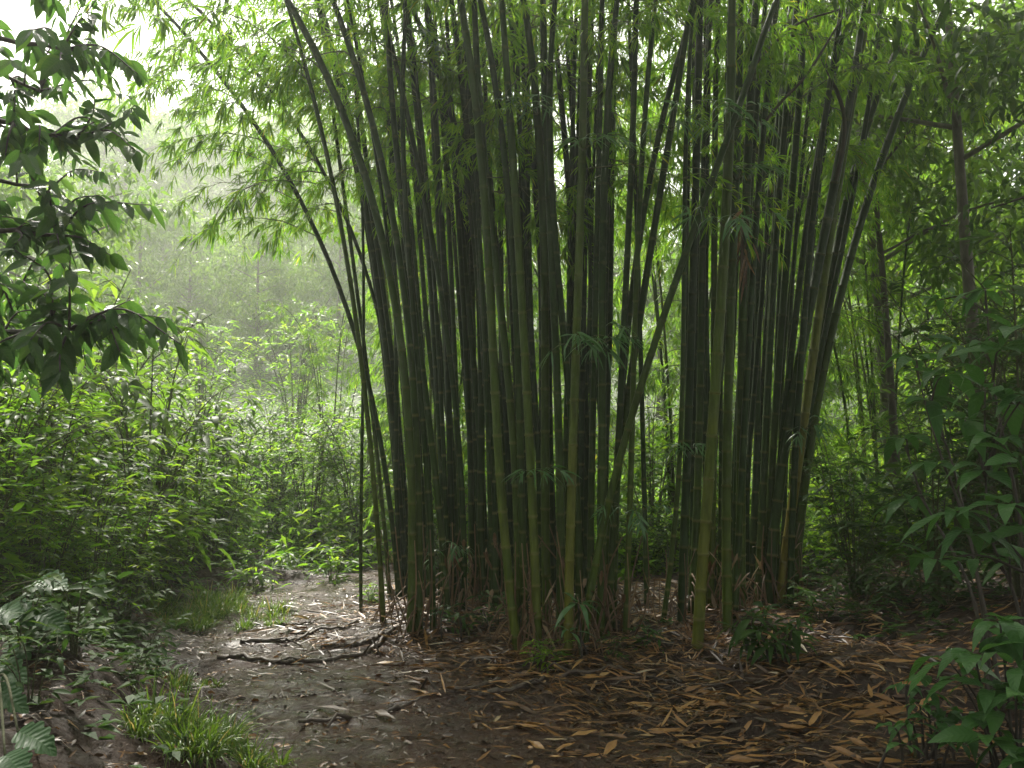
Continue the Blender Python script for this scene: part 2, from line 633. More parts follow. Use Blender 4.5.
# ------------------------------------------------------------------ the bamboo clump, culm by culm
# label, width px, tint, sprays, base-to-top trace
CULMS = [
    ("thin bare culm standing alone as the outermost left one, in front of the misty bushes", 4, .35, [(361, 612), (359, 480), (363, 395), (366, 330), (362, 200), (352, 80), (345, 0)]),
    ("slender culm bowing far out to the left over the misty gap", 6, .25, [(399, 602), (395, 500), (380, 438), (364, 380), (342, 300), (302, 205), (270, 145), (222, 74), (160, 10)]),
    ("thin culm arching high out to the left above the one bowing over the gap", 5, .25, [(406, 598), (399, 450), (382, 330), (347, 220), (292, 120), (218, 30), (150, -35)]),
    ("slim culm with pale rings just right of the lone outermost left one", 6, .6, [(384, 622), (378, 500), (367, 425), (363, 380), (352, 300), (340, 220), (318, 110), (285, 0)]),
    ("slim culm half hidden behind the second slim one at the left edge of the clump", 5, .45, [(390, 596), (385, 500), (374, 430), (369, 390), (358, 320), (346, 200), (330, 80), (318, 0)]),
    ("straight dark culm rising behind the left edge and leaning left at the top", 7, .3, [(402, 596), (398, 500), (400, 440), (394, 390), (385, 300), (372, 200), (356, 90), (346, 0)]),
    ("stout dark culm on the left whose top sweeps furthest left of the thick ones", 10, .5, [(411, 634), (411, 500), (409, 400), (399, 350), (388, 253), (369, 190), (340, 110), (288, 0)]),
    ("stout dark culm bending left beside the one that sweeps furthest left", 9, .42, [(419, 633), (418, 500), (413, 380), (402, 270), (389, 200), (373, 127), (355, 63), (333, 0)]),
    ("nearly upright dark culm in the left part that stays vertical to the top", 7, .3, [(433, 631), (430, 500), (421, 390), (409, 300), (405, 190), (405, 90), (405, 0)]),
    ("culm with a kinked lower half crossing behind the upright one on the left", 8, .35, [(448, 612), (440, 525), (429, 431), (419, 330), (408, 240), (398, 180), (391, 100), (387, 0)]),
    ("culm rising left of the first dark gap in the left part of the clump", 8, .3, [(459, 604), (457, 510), (449, 431), (445, 350), (441, 253), (436, 190), (434, 100), (428, 0)]),
    ("culm slanting left across its neighbours in the left part of the clump", 7, .25, [(464, 612), (463, 507), (459, 430), (449, 368), (426, 200), (408, 120), (393, 50), (380, 0)]),
    ("narrow dark straight culm beside the slanting one left of the middle", 7, .25, [(472, 602), (470, 500), (468, 375), (457, 190), (450, 100), (446, 0)]),
    ("dark culm whose top curls left under the hanging leaves at the top", 9, .3, [(483, 606), (483, 500), (481, 378), (475, 266), (467, 190), (452, 101), (430, 51), (408, 0)]),
    ("dark culm standing right behind the leaf fan low in the left middle", 9, .3, [(495, 612), (492, 480), (488, 378), (475, 190), (462, 101), (452, 0)]),
    ("front culm left of the middle with its foot furthest forward, bowing left", 11, .62, [(519, 653), (507, 570), (502, 500), (495, 400), (491, 291), (484, 190), (474, 101), (461, 0)]),
    ("culm close behind the forward left one, bowing left from a mid height", 10, .5, [(515, 640), (517, 507), (510, 400), (497, 266), (486, 190), (480, 100), (474, 0)]),
    ("culm squeezed between two front ones left of the leaf fan", 9, .4, [(526, 642), (521, 480), (517, 360), (512, 220), (505, 160), (492, 76), (481, 0)]),
    ("front culm carrying the low leaf fan in the middle of the clump", 11, .62, [(538, 650), (533, 540), (527, 380), (516, 200), (508, 101), (502, 0)]),
    ("front culm in the middle with short internodes, left of the brightest one", 11, .55, [(548, 632), (545, 530), (546, 380), (541, 200), (535, 76), (523, 0)]),
    ("brightest yellow-green culm at the front of the middle", 11, .72, [(568, 654), (570, 520), (576, 380), (580, 200), (584, 100), (585, 0)]),
    ("dark straight culm directly behind the brightest middle one, on its left", 10, .4, [(560, 640), (561, 507), (556, 380), (550, 200), (545, 90), (543, 0)]),
    ("dark culm bowing slightly left behind the brightest middle one", 9, .35, [(577, 640), (578, 500), (567, 380), (557, 266), (552, 180), (555, 0)]),
    ("olive culm slanting strongly right across the gap from the middle foot", 9, .5, [(583, 648), (595, 572), (610, 507), (626, 431), (643, 380), (661, 317), (689, 241), (715, 180), (745, 90), (776, 0)]),
    ("culm leaning right towards the bright gap in the leaves above", 9, .4, [(601, 625), (613, 507), (631, 380), (643, 300), (659, 190), (679, 89), (692, 0)]),
    ("culm just left of the one leaning at the bright gap, crossing it high up", 8, .35, [(608, 630), (618, 490), (624, 370), (633, 241), (649, 185), (664, 130), (684, 50), (694, 0)]),
    ("upright culm right of the middle, left of the two leaning at the bright gap", 8, .35, [(613, 627), (618, 480), (623, 317), (631, 190), (634, 101), (636, 0)]),
    ("upright thick culm right beside the brightest one, topping out straight", 10, .4, [(600, 641), (601, 520), (603, 378), (605, 190), (608, 76), (618, 0)]),
    ("upright culm between the brightest one and the thick one to its right", 8, .4, [(589, 634), (592, 480), (595, 286), (599, 190), (600, 90), (602, 0)]),
    ("thin culm on the left rim of the open gap, leaning slightly right", 7, .55, [(625, 636), (627, 540), (634, 400), (637, 291), (639, 190), (646, 101), (656, 0)]),
    ("thin dark culm standing alone in the open gap of the clump", 6, .3, [(647, 611), (645, 500), (641, 380), (637, 241), (633, 100), (628, 0)]),
    ("thin culm on the right rim of the open gap with its foot bent left", 6, .45, [(662, 624), (675, 530), (682, 390), (684, 250), (687, 120), (694, 0)]),
    ("dark thick culm on the right rim of the open gap", 10, .2, [(681, 626), (682, 550), (690, 390), (695, 250), (696, 120), (701, 0)]),
    ("dark straight culm left of the thickest bright one on the right", 9, .4, [(691, 614), (695, 540), (700, 400), (704, 220), (705, 100), (712, 0)]),
    ("thickest bright green culm at the front of the right half", 13, .7, [(697, 648), (702, 568), (712, 431), (718, 360), (724, 241), (729, 150), (732, 0)]),
    ("narrow culm showing on the right flank of the thickest bright one", 8, .6, [(710, 612), (713, 500), (714, 342), (714, 215), (716, 100), (718, 0)]),
    ("green front culm second from the thickest bright one on the right", 11, .58, [(728, 632), (727, 520), (728, 378), (733, 250), (737, 150), (741, 0)]),
    ("dark green culm with brown dead leaves hanging near it, in the right half", 11, .5, [(741, 614), (741, 500), (742, 378), (745, 200), (752, 101), (756, 0)]),
    ("culm in the right half bending right above mid height behind the green ones", 8, .3, [(734, 618), (739, 500), (747, 370), (755, 280), (759, 180), (765, 90), (779, 0)]),
    ("dark brownish culm leaning right behind the pair on the right", 8, .3, [(746, 604), (752, 500), (760, 380), (761, 200), (768, 100), (790, 0)]),
    ("left one of the slim parallel pair in the right part of the clump", 9, .5, [(757, 608), (763, 480), (769, 378), (775, 230), (783, 101), (792, 0)]),
    ("right one of the slim parallel pair in the right part of the clump", 9, .42, [(767, 604), (771, 480), (778, 378), (789, 241), (796, 130), (806, 0)]),
    ("dark thick culm of the right fan, the one with a crooked bare branch", 12, .3, [(768, 610), (775, 558), (791, 393), (814, 291), (836, 185), (852, 80), (866, 0)]),
    ("yellowish culm at the foot of the right fan", 11, .86, [(778, 608), (783, 558), (797, 470), (811, 378), (824, 280), (838, 190), (851, 100), (872, 0)]),
    ("culm of the right fan whose top bends outward to the right", 9, .5, [(790, 601), (800, 530), (815, 400), (824, 317), (840, 228), (856, 170), (877, 95), (921, 0)]),
    ("outermost right culm of the fan, leaning furthest right", 10, .55, [(794, 600), (802, 510), (816, 425), (826, 350), (845, 266), (874, 190), (904, 101), (948, 0)]),
    ("slim straight culm standing between the leaning ones of the right fan", 7, .3, [(786, 598), (800, 480), (818, 370), (834, 270), (856, 188), (870, 101), (881, 0)]),
    ("thin twig-like culm leaning right between the pair and the right fan", 4, .4, [(776, 602), (781, 450), (788, 290), (803, 190), (826, 101), (850, 10)]),
]
YTOP = 9.6


def build_culm(label, w, tint, trace, seed, group="bamboo culms of the clump", hide=False):
    r = np.random.default_rng(seed)
    b = ground_hit(*trace[0]) if len(trace[0]) == 2 else np.array(trace[0])
    if len(trace) >= 6:
        yy_ = np.array([t_[1] for t_ in trace], float)
        xx_ = np.array([t_[0] for t_ in trace], float)
        wt = np.ones(len(yy_))
        wt[0] = 3
        cf = np.polyfit(yy_ / 300, xx_, 3, w=wt)
        trace = [trace[0]] + [(float(np.polyval(cf, q_ / 300)), q_) for q_ in np.linspace(yy_[0] - 60, yy_[-1], 8)]
    Y0 = b[1]
    kdep = r.uniform(-.012, .03)
    pts = [b - np.array([0, 0, .06])]
    for px, py in trace[1:]:
        rise = (trace[0][1] - py) / F * Y0 if len(trace[0]) == 2 else 2
        pts.append(at(px, py, Y0 + kdep * rise * 2))
    pts = np.array(pts)
    # carry on above the frame, arching over
    d = unit(pts[-1] - pts[-2])
    p = pts[-1].copy()
    ext = []
    arch = np.array([d[0] * 1.0 + r.normal(0, .15), r.normal(-.30, .35), 0])
    tot = r.uniform(2.8, 4.4)
    for k in range(4):
        d = unit(d + arch * .22 + np.array([0, 0, -.10 * k * abs(arch[0])]))
        p = p + d * tot / 4
        ext.append(p.copy())
    raw = spline(np.vstack([pts, ext]), 260)
    seg = np.concatenate([[0], np.cumsum(np.linalg.norm(np.diff(raw, axis=0), axis=1))])
    length = seg[-1]
    r0 = w * .43 * Y0 / F
    # nodes
    ns, s = [], r.uniform(.05, .18)
    while s < length - .1:
        ns.append(s)
        s += (.17 + .13 * min(s / 1.2, 1)) * r.uniform(.9, 1.1) * (.8 + .02 / max(r0, .012) * 0 + .25 * min(r0 / .04, 1.2))
    ss, rr, nd = [0.], [r0 * 1.05], [0.]
    for q in ns:
        for o_, f_, c_ in ((-.022, 1., 0.), (-.010, 1.0, .75), (-.002, 1.13, .9), (.006, 1.10, .35), (.016, .985, 0.)):
            ss.append(q + o_)
            rr.append(f_)
            nd.append(c_)
    ss.append(length)
    rr.append(1.)
    nd.append(0.)
    ss, nd = np.array(ss), np.array(nd)
    taper = np.interp(ss / length, [0, .05, .5, 1], [1.06, 1, .88, .14])
    rr = r0 * np.array([1.] + rr[1:]) * taper
    P = np.stack([np.interp(ss, seg, raw[:, k]) for k in range(3)], 1)
    # culm colour: darker green above, yellower at the foot
    var = np.clip(tint + .12 - .35 * np.clip((ss - .8) / 3.2, 0, 1) + r.normal(0, .03, len(ss)), 0, 1)
    root = thing("bamboo_culm", b, label, "bamboo culm", group)
    mb = MB()
    nd = nd * (1 - .72 * np.clip((ss - .5) / 2.2, 0, 1)) * r.uniform(.45, 1.0)
    tube(mb, P - b, rr, 10, var, nd)
    mb.build("stem", 'culm', root)
    return root, b, raw, seg, r0, r


def add_branches(root, b, raw, seg, r, n, z0, z1, azmean, azspread, scale=(.7, 1.2)):
    for k in range(n):
        z = z0 + (z1 - z0) * ((k + r.uniform(0, 1)) / n)
        i = int(np.argmin(abs(raw[:, 2] - b[2] - z)))
        if abs(raw[i, 2] - b[2] - z) > .4:
            i = int(r.integers(200, 259))
        st, lv = BR[int(r.integers(len(BR)))]
        az = azmean + r.normal(0, azspread)
        sc = r.uniform(*scale)
        br = link("leafy_branch", st, root, raw[i] - b, (r.normal(0, .15), r.normal(0, .15), az), sc)
        link("leaves", lv, br)


culm_info = []
for i, (lab, w, tint, tr) in enumerate(CULMS):
    lab = lab.replace("culm", "bamboo culm", 1) if len(lab.split()) < 16 else lab
    root, b, raw, seg, r0, r = build_culm(lab, w, tint, tr, 300 + i)
    culm_info.append((root, b, raw, seg, r0, r))
    px0, pxt = tr[0][0], tr[-1][0]
    lean = np.clip((pxt - px0) / 90, -1.2, 1.2)
    az = math.pi / 2 - lean * (.95 if lean < 0 else .3)           # away from the camera, out to the lean side
    small = w <= 6
    add_branches(root, b, raw, seg, r, 1, 3.5, 4.4, az, .45, (.6, 1.0))
    add_branches(root, b, raw, seg, r, (3 if i % 2 else 2) if not small else 2, 4.4, 6.2, az, .95, (.7, 1.15))
    add_branches(root, b, raw, seg, r, (4 if not small else 2) if lean < .75 else 1, 6.4, 8.6, -math.pi / 2, 1.0, (1.0, 1.4))
    if 'arching high' in lab:
        add_branches(root, b, raw, seg, r, 12, 3.9, 6.4, math.pi * .95, .6, (.9, 1.35))
    if 'bowing far out' in lab:
        add_branches(root, b, raw, seg, r, 8, 3.4, 6.0, math.pi * .93, .6, (.85, 1.3))
    elif pxt < 350:
        add_branches(root, b, raw, seg, r, 3, 4.2, 6.0, math.pi * .9, .5, (.85, 1.25))
    if i % 4 == 0:
        add_branches(root, b, raw, seg, r, 1, 4.3, 5.4, -math.pi / 2, .9, (.6, .9))
    if w >= 6 and r.uniform() < .8:
        link("dead_shoots", SHOOT[int(r.integers(6))], root, (0, 0, 0), (0, 0, r.uniform(0, 6.28)), r.uniform(.8, 1.25))
    if w >= 7:
        for k in range(int(r.uniform() < .7)):
            link("dry_sheath", SHEATH[int(r.integers(6))], root, (0, 0, r.uniform(-.02, .12)), (0, 0, r.uniform(0, 6.28)), r.uniform(.8, 1.3))

# fillers deep in the clump
rf = np.random.default_rng(77)
for side, (xa, xb), nn, lab in (("l", (398, 608), 54, "slim dark bamboo culm deep inside the left half of the clump"),
                                 ("r", (684, 794), 20, "slim dark bamboo culm deep inside the right half of the clump")):
    for k in range(nn):
        px = xa + (xb - xa) * (k + rf.uniform(.1, .9)) / nn
        py = rf.uniform(592, 612)
        lean = (px - 590) * .28 + rf.normal(0, 14)
        if side == "r":
            lean = (px - 690) * .5 + rf.normal(0, 12)
        tr = [(px, py), (px + lean * .08 + rf.normal(0, 2), 480), (px + lean * .3, 330), (px + lean * .62, 170), (px + lean * 1.15, 0)]
        root, b, raw, seg, r0, r = build_culm(lab, rf.uniform(4.5, 8.5), rf.uniform(.02, .35), tr, 500 + k + (100 if side == "r" else 0), "culms hidden inside the clump")
        add_branches(root, b, raw, seg, r, 1, 3.5, 4.5, math.pi / 2, .7, (.7, 1.1))
        add_branches(root, b, raw, seg, r, 2, 4.5, 6.2, math.pi / 2 - lean / 60, 1.2, (.8, 1.2))


def culm_by(px):
    return min(range(len(CULMS)), key=lambda i: abs(CULMS[i][3][0][0] - px))


def on_culm(ci, py):
    root, b, raw, seg, r0, r = culm_info[ci]
    best = None
    for p in raw:
        d = p - np.array([0, 0, CZ])
        v = 384 - F * (d @ _up) / (d @ _fw)
        if best is None or abs(v - py) < best[0]:
            best = (abs(v - py), p)
    return root, b, best[1], r0


for k, (bx, py, sc) in enumerate([(538, 478, 1.05), (568, 352, 1.2), (600, 345, 1.0), (697, 228, 1.15), (728, 180, 1.3), (681, 452, .9), (778, 432, 1.0), (625, 512, .8), (568, 150, 1.2),
                                  (548, 115, 1.0), (448, 552, .8), (483, 60, 1.3), (464, 40, 1.2), (697, 130, 1.2), (601, 130, 1.0)]):
    root, b, p, r0 = on_culm(culm_by(bx), py)
    st, lv = SPRAY[k % 4]
    s = link("leaf_spray", st, root, p - b + np.array([0, -r0, 0]), (0, 0, rng.normal(0, .25)), sc)
    link("leaves", lv, s)
# crooked bare branch on the right fan
ci = [i for i, c in enumerate(CULMS) if "crooked bare branch" in c[0]][0]
root, b, p, r0 = on_culm(ci, 200)
Yb = p[1]
mb = MB()
pts = np.array([p, at(842, 150, Yb - .05), at(843, 110, Yb - .1), at(822, 58, Yb - .12), at(806, 24, Yb - .1), at(788, -8, Yb - .05), at(760, -60, Yb)])
tube(mb, spline(pts, 30) - b, np.linspace(.022, .014, 30), 8, .12)
mb.build("bare_branch", 'dark_bark', root)
for tr_ in ([(742, 90), (757, 62), (796, 25), (838, 10)], [(763, 124), (783, 100), (808, 73), (842, 18)]):
    ci2 = culm_by(734)
    root, b, raw, seg, r0, r = culm_info[ci2]
    mb = MB()
    pts = np.array([at(x, y, b[1] - .1) for x, y in tr_])
    tube(mb, spline(pts, 20) - b, np.linspace(.016, .009, 20), 6, .1)
    mb.build("bare_branch", 'dark_bark', root)
# brown dead leaf bunch hanging at the right half
root, b, p, r0 = on_culm(culm_by(741), 240)
mb = MB()
r = np.random.default_rng(9)
n = 26
pos = np.tile(p - b + np.array([-.02, -r0 - .02, .02]), (n, 1)) + r.normal(0, 1, (n, 3)) * [.03, .03, .12]
leaves(mb, pos, np.array([0, -.1, -1.]) + r.normal(0, .35, (n, 3)), np.array([0, -1., .2]) + r.normal(0, .4, (n, 3)), r.uniform(.16, .4, n), r.uniform(.015, .035, n), droop=.1, fold=.7, wave=.7,
       var=r.uniform(.05, .5, n), r=r)
mb.build("dead_leaf_bunch", 'dead_leaf', root)
tag(bpy.data.objects[mb and "dead_leaf_bunch"], "rust brown bunch of dead hanging leaves")


# ------------------------------------------------------------------ ground and path
def axis(lo, hi, fine_lo, fine_hi, fine):
    a = list(np.arange(fine_lo, fine_hi, fine))
    st, x = fine, fine_hi
    while x < hi:
        a.append(x)
        st *= 1.18
        x += st
    a.append(hi)
    st, x = fine, fine_lo - fine
    while x > lo:
        a.insert(0, x)
        st *= 1.18
        x -= st
    a.insert(0, lo)
    return np.array(a)


def sheet(name, X, Y, Z, mat):
    ny, nx = X.shape
    V = np.stack([X.ravel(), Y.ravel(), Z.ravel()], 1)
    i = np.arange(ny - 1)[:, None] * nx + np.arange(nx - 1)[None]
    Q = np.stack([i, i + 1, i + nx + 1, i + nx], -1).reshape(-1, 4)
    mb = MB()
    mb.add(V, Q)
    return mb.build(name, mat)


gx, gy = axis(-190, 190, -5, 5, .05), axis(-18, 245, 2, 12, .05)
X, Y = np.meshgrid(gx, gy)
tag(sheet("ground", X, Y, H(X, Y), 'soil'), kind="structure")
ys = np.arange(-6, 10.9, .05)
us = np.linspace(-.12, 1.12, 90)
U, Yp = np.meshgrid(us, ys)
Xp = path_l(Yp) + (path_r(Yp) - path_l(Yp)) * U
edge = np.minimum(U, 1 - U) * (path_r(Yp) - path_l(Yp))
Zp = H(Xp, Yp) + .012 * sstep(-.02, .16, edge + .10 * np.sin(Yp * 5.1 + U * 7) * .5) - .03 * (1 - sstep(-.16, .03, edge + .05 * np.sin(Yp * 8.7)))
_rp = np.random.default_rng(61)
for wl, amp in ((.42, .003), (.27, .0025), (.18, .003), (.12, .003)):
    lump = 0
    for _ in range(5):
        a_ = _rp.uniform(0, 6.28)
        lump = lump + np.sin((Xp * math.cos(a_) + Yp * math.sin(a_)) * 6.283 / wl * _rp.uniform(.8, 1.25) + _rp.uniform(0, 6.28))
    Zp = Zp + amp * np.clip(lump / 2.2, -1, .8) * sstep(0, .2, edge)
tag(sheet("path", Xp, Yp, Zp, 'mud'), kind="structure")


# ------------------------------------------------------------------ leaf litter
def litter_weight(x, y):
    dl = path_l(y) - x
    dr = x - path_r(y)
    onpath = (dl < 0) & (dr < 0)
    clump = np.exp(-(((x - .5) / 2.0) ** 2 + ((y - 7.0) / 1.6) ** 2))
    front = np.exp(-(((x - 1.6) / 1.6) ** 2 + ((y - 5.2) / 1.2) ** 2))
    w = np.where(onpath, .22, .36) + .62 * clump + .36 * front
    w = np.where((dl > .05), .42 * np.exp(-np.clip(dl, 0, 9) / 1.6) + .06, w)
    return np.clip(w, 0, 1)


def ground_normal(x, y):
    e = .03
    gx_ = (H(x + e, y) - H(x - e, y)) / (2 * e)
    gy_ = (H(x, y + e) - H(x, y - e)) / (2 * e)
    return unit(np.stack([-gx_, -gy_, np.ones_like(gx_)], -1))


rl = np.random.default_rng(21)
n = 60000
lx, ly = rl.uniform(-4.5, 5, n), rl.uniform(2.8, 11.5, n)
keep = rl.uniform(size=n) < litter_weight(lx, ly)
lx, ly = lx[keep], ly[keep]
n = len(lx)
gn = ground_normal(lx, ly)
az = rl.normal(0, .75, n) + np.where(rl.uniform(size=n) < .5, 0, math.pi)
d = np.stack([np.cos(az), np.sin(az), np.zeros(n)], 1)
d = unit(d - gn * np.sum(d * gn, 1, keepdims=True) + gn * rl.normal(.01, .09, (n, 1)))
LL = rl.uniform(.04, .155, n) * np.where((lx < path_r(ly)) & (lx < -.2), .62, 1)
mb = MB()
leaves(mb, np.stack([lx, ly, H(lx, ly) + rl.uniform(.006, .022, n)], 1), d, gn + rl.normal(0, .2, (n, 3)), LL, LL * rl.uniform(.07, .18, n), droop=np.where(rl.uniform(size=n) < .3, rl.uniform(-.35, .4, n), rl.uniform(-.04, .09, n)), wave=.3,
       fold=.18, var=np.clip((rl.beta(1.2, 2.3, n) + rl.normal(0, .08, n)) * np.where((lx < path_r(ly)) & (lx < -.2), .62, 1), 0, 1), r=rl)
nb = 5200
bx, by = rl.uniform(-3.2, 2.2, nb), 3.4 + 6 * rl.uniform(0, 1, nb) ** 1.4
bd = rl.normal(0, 1, (nb, 3)) * [1, 1, .12]
BL = rl.uniform(.015, .06, nb)
leaves(mb, np.stack([bx, by, H(bx, by) + rl.uniform(.012, .022, nb)], 1), bd, np.array([0, 0, 1.]) + rl.normal(0, .4, (nb, 3)), BL, BL * rl.uniform(.15, .6, nb), droop=rl.uniform(-.1, .3, nb), wave=.4,
       fold=.3, var=np.clip(rl.beta(1.1, 3.5, nb), 0, 1), r=rl)
ns = 2800
sx_ = np.concatenate([rl.normal(-.35, .75, ns // 2), rl.normal(1.6, .8, ns - ns // 2)])
sy_ = rl.normal(7.0, .75, ns) + .25 * np.abs(sx_ - .5)
saz = rl.uniform(0, 6.28, ns)
sn_ = ground_normal(sx_, sy_)
sd_ = np.stack([np.cos(saz), np.sin(saz), rl.normal(.05, .16, ns)], 1)
SL = rl.uniform(.08, .3, ns)
leaves(mb, np.stack([sx_, sy_, H(sx_, sy_) + rl.uniform(.01, .04, ns)], 1), sd_, sn_ + rl.normal(0, .4, (ns, 3)), SL, SL * rl.uniform(.03, .09, ns), droop=rl.uniform(0, .15, ns), wave=.3,
       fold=.3, var=np.clip(rl.normal(.34, .28, ns), 0, 1), r=rl)
tag(mb.build("leaf_litter", 'dead_leaf'), "layer of brown and tan bamboo leaves covering the forest floor", "leaf litter", kind="stuff")

# the larger fallen leaves one can tell apart
FL = []
for i in range(10):
    r = np.random.default_rng(700 + i)
    mb = MB()
    leaves(mb, [(-.11, 0, .004)], [1, 0, .02], [0, .1, 1], [.24, .2, .26, .18][i % 4], r.uniform(.028, .05), droop=r.uniform(-.05, .1), fold=r.uniform(.08, .5), wave=.3, tmpl=T_BROAD if i % 2 else T_LANCE,
           var=np.array([[.28, .46, .58, .62, .36, .7, .52, .22, .48, .8][i]]), r=r)
    FL.append(mb.mesh("fallen leaf", 'dead_leaf'))
KINDS = [("orange tan fallen bamboo leaf lying in the litter on the right foreground", (0, 1, 2, 3), (1.0, 3.2), (4.1, 6.2), 120),
         ("tan fallen bamboo leaf lying on the dark mud in the centre foreground", (2, 3, 4, 5), (-.7, 1.2), (4.1, 6.0), 70),
         ("pale weathered bamboo leaf lying among the debris at the clump foot", (5, 6, 8, 9), (-.9, 2.0), (6.0, 7.4), 60),
         ("brownish fallen leaf stuck flat to the wet path on the left", (0, 1, 7, 4), (-2.4, -.6), (4.6, 8.6), 24)]
rl = np.random.default_rng(33)
for lab, ms, xr, yr, cnt in KINDS:
    for k in range(cnt):
        x, y = rl.uniform(*xr), rl.uniform(*yr)
        for _ in range(6):
            if rl.uniform() < litter_weight(np.array(x), np.array(y)) + .1 and abs(x) < y * .6:
                break
            x, y = rl.uniform(*xr), rl.uniform(*yr)
        a = rl.normal(0, .55) + (math.pi if rl.uniform() < .5 else 0)
        gnn = ground_normal(np.array([x]), np.array([y]))[0]
        o = link("fallen_leaf", FL[ms[int(rl.integers(len(ms)))]], None, (x, y, float(H(x, y)) + rl.uniform(.018, .03)),
                 (-gnn[1] * .9 + rl.normal(0, .16), gnn[0] * .9 + rl.normal(0, .08), a), rl.uniform(.55, 1.2))
        tag(o, lab, "fallen leaf", "large fallen leaves on the forest floor")


# ------------------------------------------------------------------ roots and fallen sticks
def stick(name, label, cat, trace, r0, r1, lift=.026, group=None, seed=0, twigs=0):
    r = np.random.default_rng(900 + seed)
    g = [ground_hit(x, y) for x, y in trace]
    b = g[0].copy()
    P = spline(np.array(g), 40)
    P[:, 2] = H(P[:, 0], P[:, 1]) + lift
    P = P + r.normal(0, .006, P.shape)
    mb = MB()
    r0, r1 = r0 * .8, r1 * .8
    tube(mb, P - b, np.linspace(r0, r1, 40) * r.uniform(.85, 1.15, 40), 8, .5)
    for k in range(twigs):
        i = int(r.integers(8, 34))
        q = P[i] - b
        dd = np.array([r.normal(0, 1), r.normal(0, .5), .25])
        tube(mb, [q, q + unit(dd) * .12, q + unit(dd + [0, 0, -.4]) * .25], [r1, r1 * .7, r1 * .4], 5, .5)
    o = mb.build(name, 'root')
    o.location = b
    return tag(o, label, cat, group)


stick("tree_root", "dark root crossing the far end of the wet path, furthest of the roots", "root", [(238, 629), (268, 627), (296, 627), (316, 623)], .016, .009, seed=1)
stick("tree_root", "forked dark root crossing the wet path, second from the far end", "root", [(240, 645), (290, 643), (316, 634), (345, 630), (362, 624)], .02, .012, seed=2, twigs=1)
stick("tree_root", "long dark root lying right across the path from bank to clump", "root", [(218, 660), (250, 663), (290, 666), (340, 662), (370, 654), (392, 632)], .02, .016, seed=3, twigs=2)
stick("tree_root", "root running from the left foot of the clump down onto the path", "root", [(322, 650), (352, 648), (378, 640), (398, 630)], .022, .02, seed=4)
stick("fallen_branch", "long thin fallen branch slanting over the mud in the centre foreground", "fallen branch", [(300, 726), (342, 722), (385, 716), (420, 702), (455, 694), (500, 682)], .014, .018, .016, seed=5, twigs=2)
stick("fallen_branch", "grey brown fallen branch lying in front of the middle of the clump", "fallen branch", [(478, 700), (520, 690), (560, 681), (590, 676), (640, 678)], .022, .014, .02, seed=6, twigs=2)
stick("fallen_branch", "short bent stick lying in the mud below the long root", "fallen branch", [(280, 700), (310, 697), (345, 692)], .01, .007, .01, seed=7)
stick("fallen_branch", "thin stick buried in the orange leaves in front of the right half", "fallen branch", [(610, 690), (660, 682), (700, 690), (745, 684)], .01, .007, .02, seed=8)


# ------------------------------------------------------------------ plants: generic generators
def shrub(r, n_stems, height, spread, leafL, leafW, tmpl, twigs=7, per=7, droop=.3, bias=0., lean=(0, 0), bare=.2, stem_r=.012):
    """returns list of (stem MB) merged into one, and one leaf MB"""
    st, lv = MB(), MB()
    for s in range(n_stems):
        az = r.uniform(0, 6.28)
        out = np.array([math.cos(az), math.sin(az), 0]) * spread * r.uniform(.25, 1) + np.array([lean[0], lean[1], 0])
        h = height * r.uniform(.6, 1.05)
        b = np.array([math.cos(az), math.sin(az), 0]) * r.uniform(0, .12) * spread
        p = spline(np.array([b - [0, 0, .05], b + out * .15 + [0, 0, h * .4], b + out * .5 + [0, 0, h * .78], b + out + [0, 0, h * (1 - .12 * r.uniform())]]), 14)
        tube(st, p, np.linspace(stem_r, stem_r * .25, 14), 5, .5)
        for k in range(twigs):
            u = bare + (1 - bare) * (k + r.uniform()) / twigs
            i = min(int(u * 13), 12)
            c = p[i]
            t = unit(p[i + 1] - p[i])
            a2 = r.uniform(0, 6.28)
            hd = np.array([math.cos(a2), math.sin(a2), 0])
            ln = spread * r.uniform(.25, .6) * (1.1 - .55 * u) + leafL * .6
            q = spline(np.array([c, c + (hd + t * .5 + [0, 0, .15]) * ln * .5, c + (hd + [0, 0, r.uniform(-.25, .35)]) * ln]), 6)
            tube(st, q, np.linspace(stem_r * .35, stem_r * .14, 6), 3, .5)
            m = max(3, int(per * r.uniform(.7, 1.3)))
            w = np.linspace(.25, 1, m)
            pos = np.stack([np.interp(w, np.linspace(0, 1, 6), q[:, j]) for j in range(3)], 1)
            td = unit(q[-1] - q[0])
            sd = unit(np.cross(td, [0, 0, 1.]) + 1e-5)
            sg = np.where(np.arange(m) % 2, 1, -1)[:, None]
            dirs = td * r.uniform(.4, .9, (m, 1)) + sd * sg * r.uniform(.4, 1, (m, 1)) * (1 - .7 * w[:, None] ** 3) + r.normal(0, .18, (m, 3)) + np.array([0, 0, .1])
            LL = leafL * r.uniform(.65, 1.15, m) * r.uniform(.55, 1.3)
            bias_k = bias + r.normal(0, .13)
            leaves(lv, pos, dirs, np.array([0, 0, 1.]) + r.normal(0, .35, (m, 3)), LL, LL * leafW, droop=droop * r.uniform(.4, 1.5, m), tmpl=tmpl,
                   var=np.clip(r.normal(.45 + bias_k, .16, m), 0, 1), fold=.22, r=r)
    return st, lv


def proto(seed, mat, stem='twig', **kw):
    r = np.random.default_rng(seed)
    st, lv = shrub(r, **kw)
    return st.mesh("stems", stem), lv.mesh("foliage", mat)


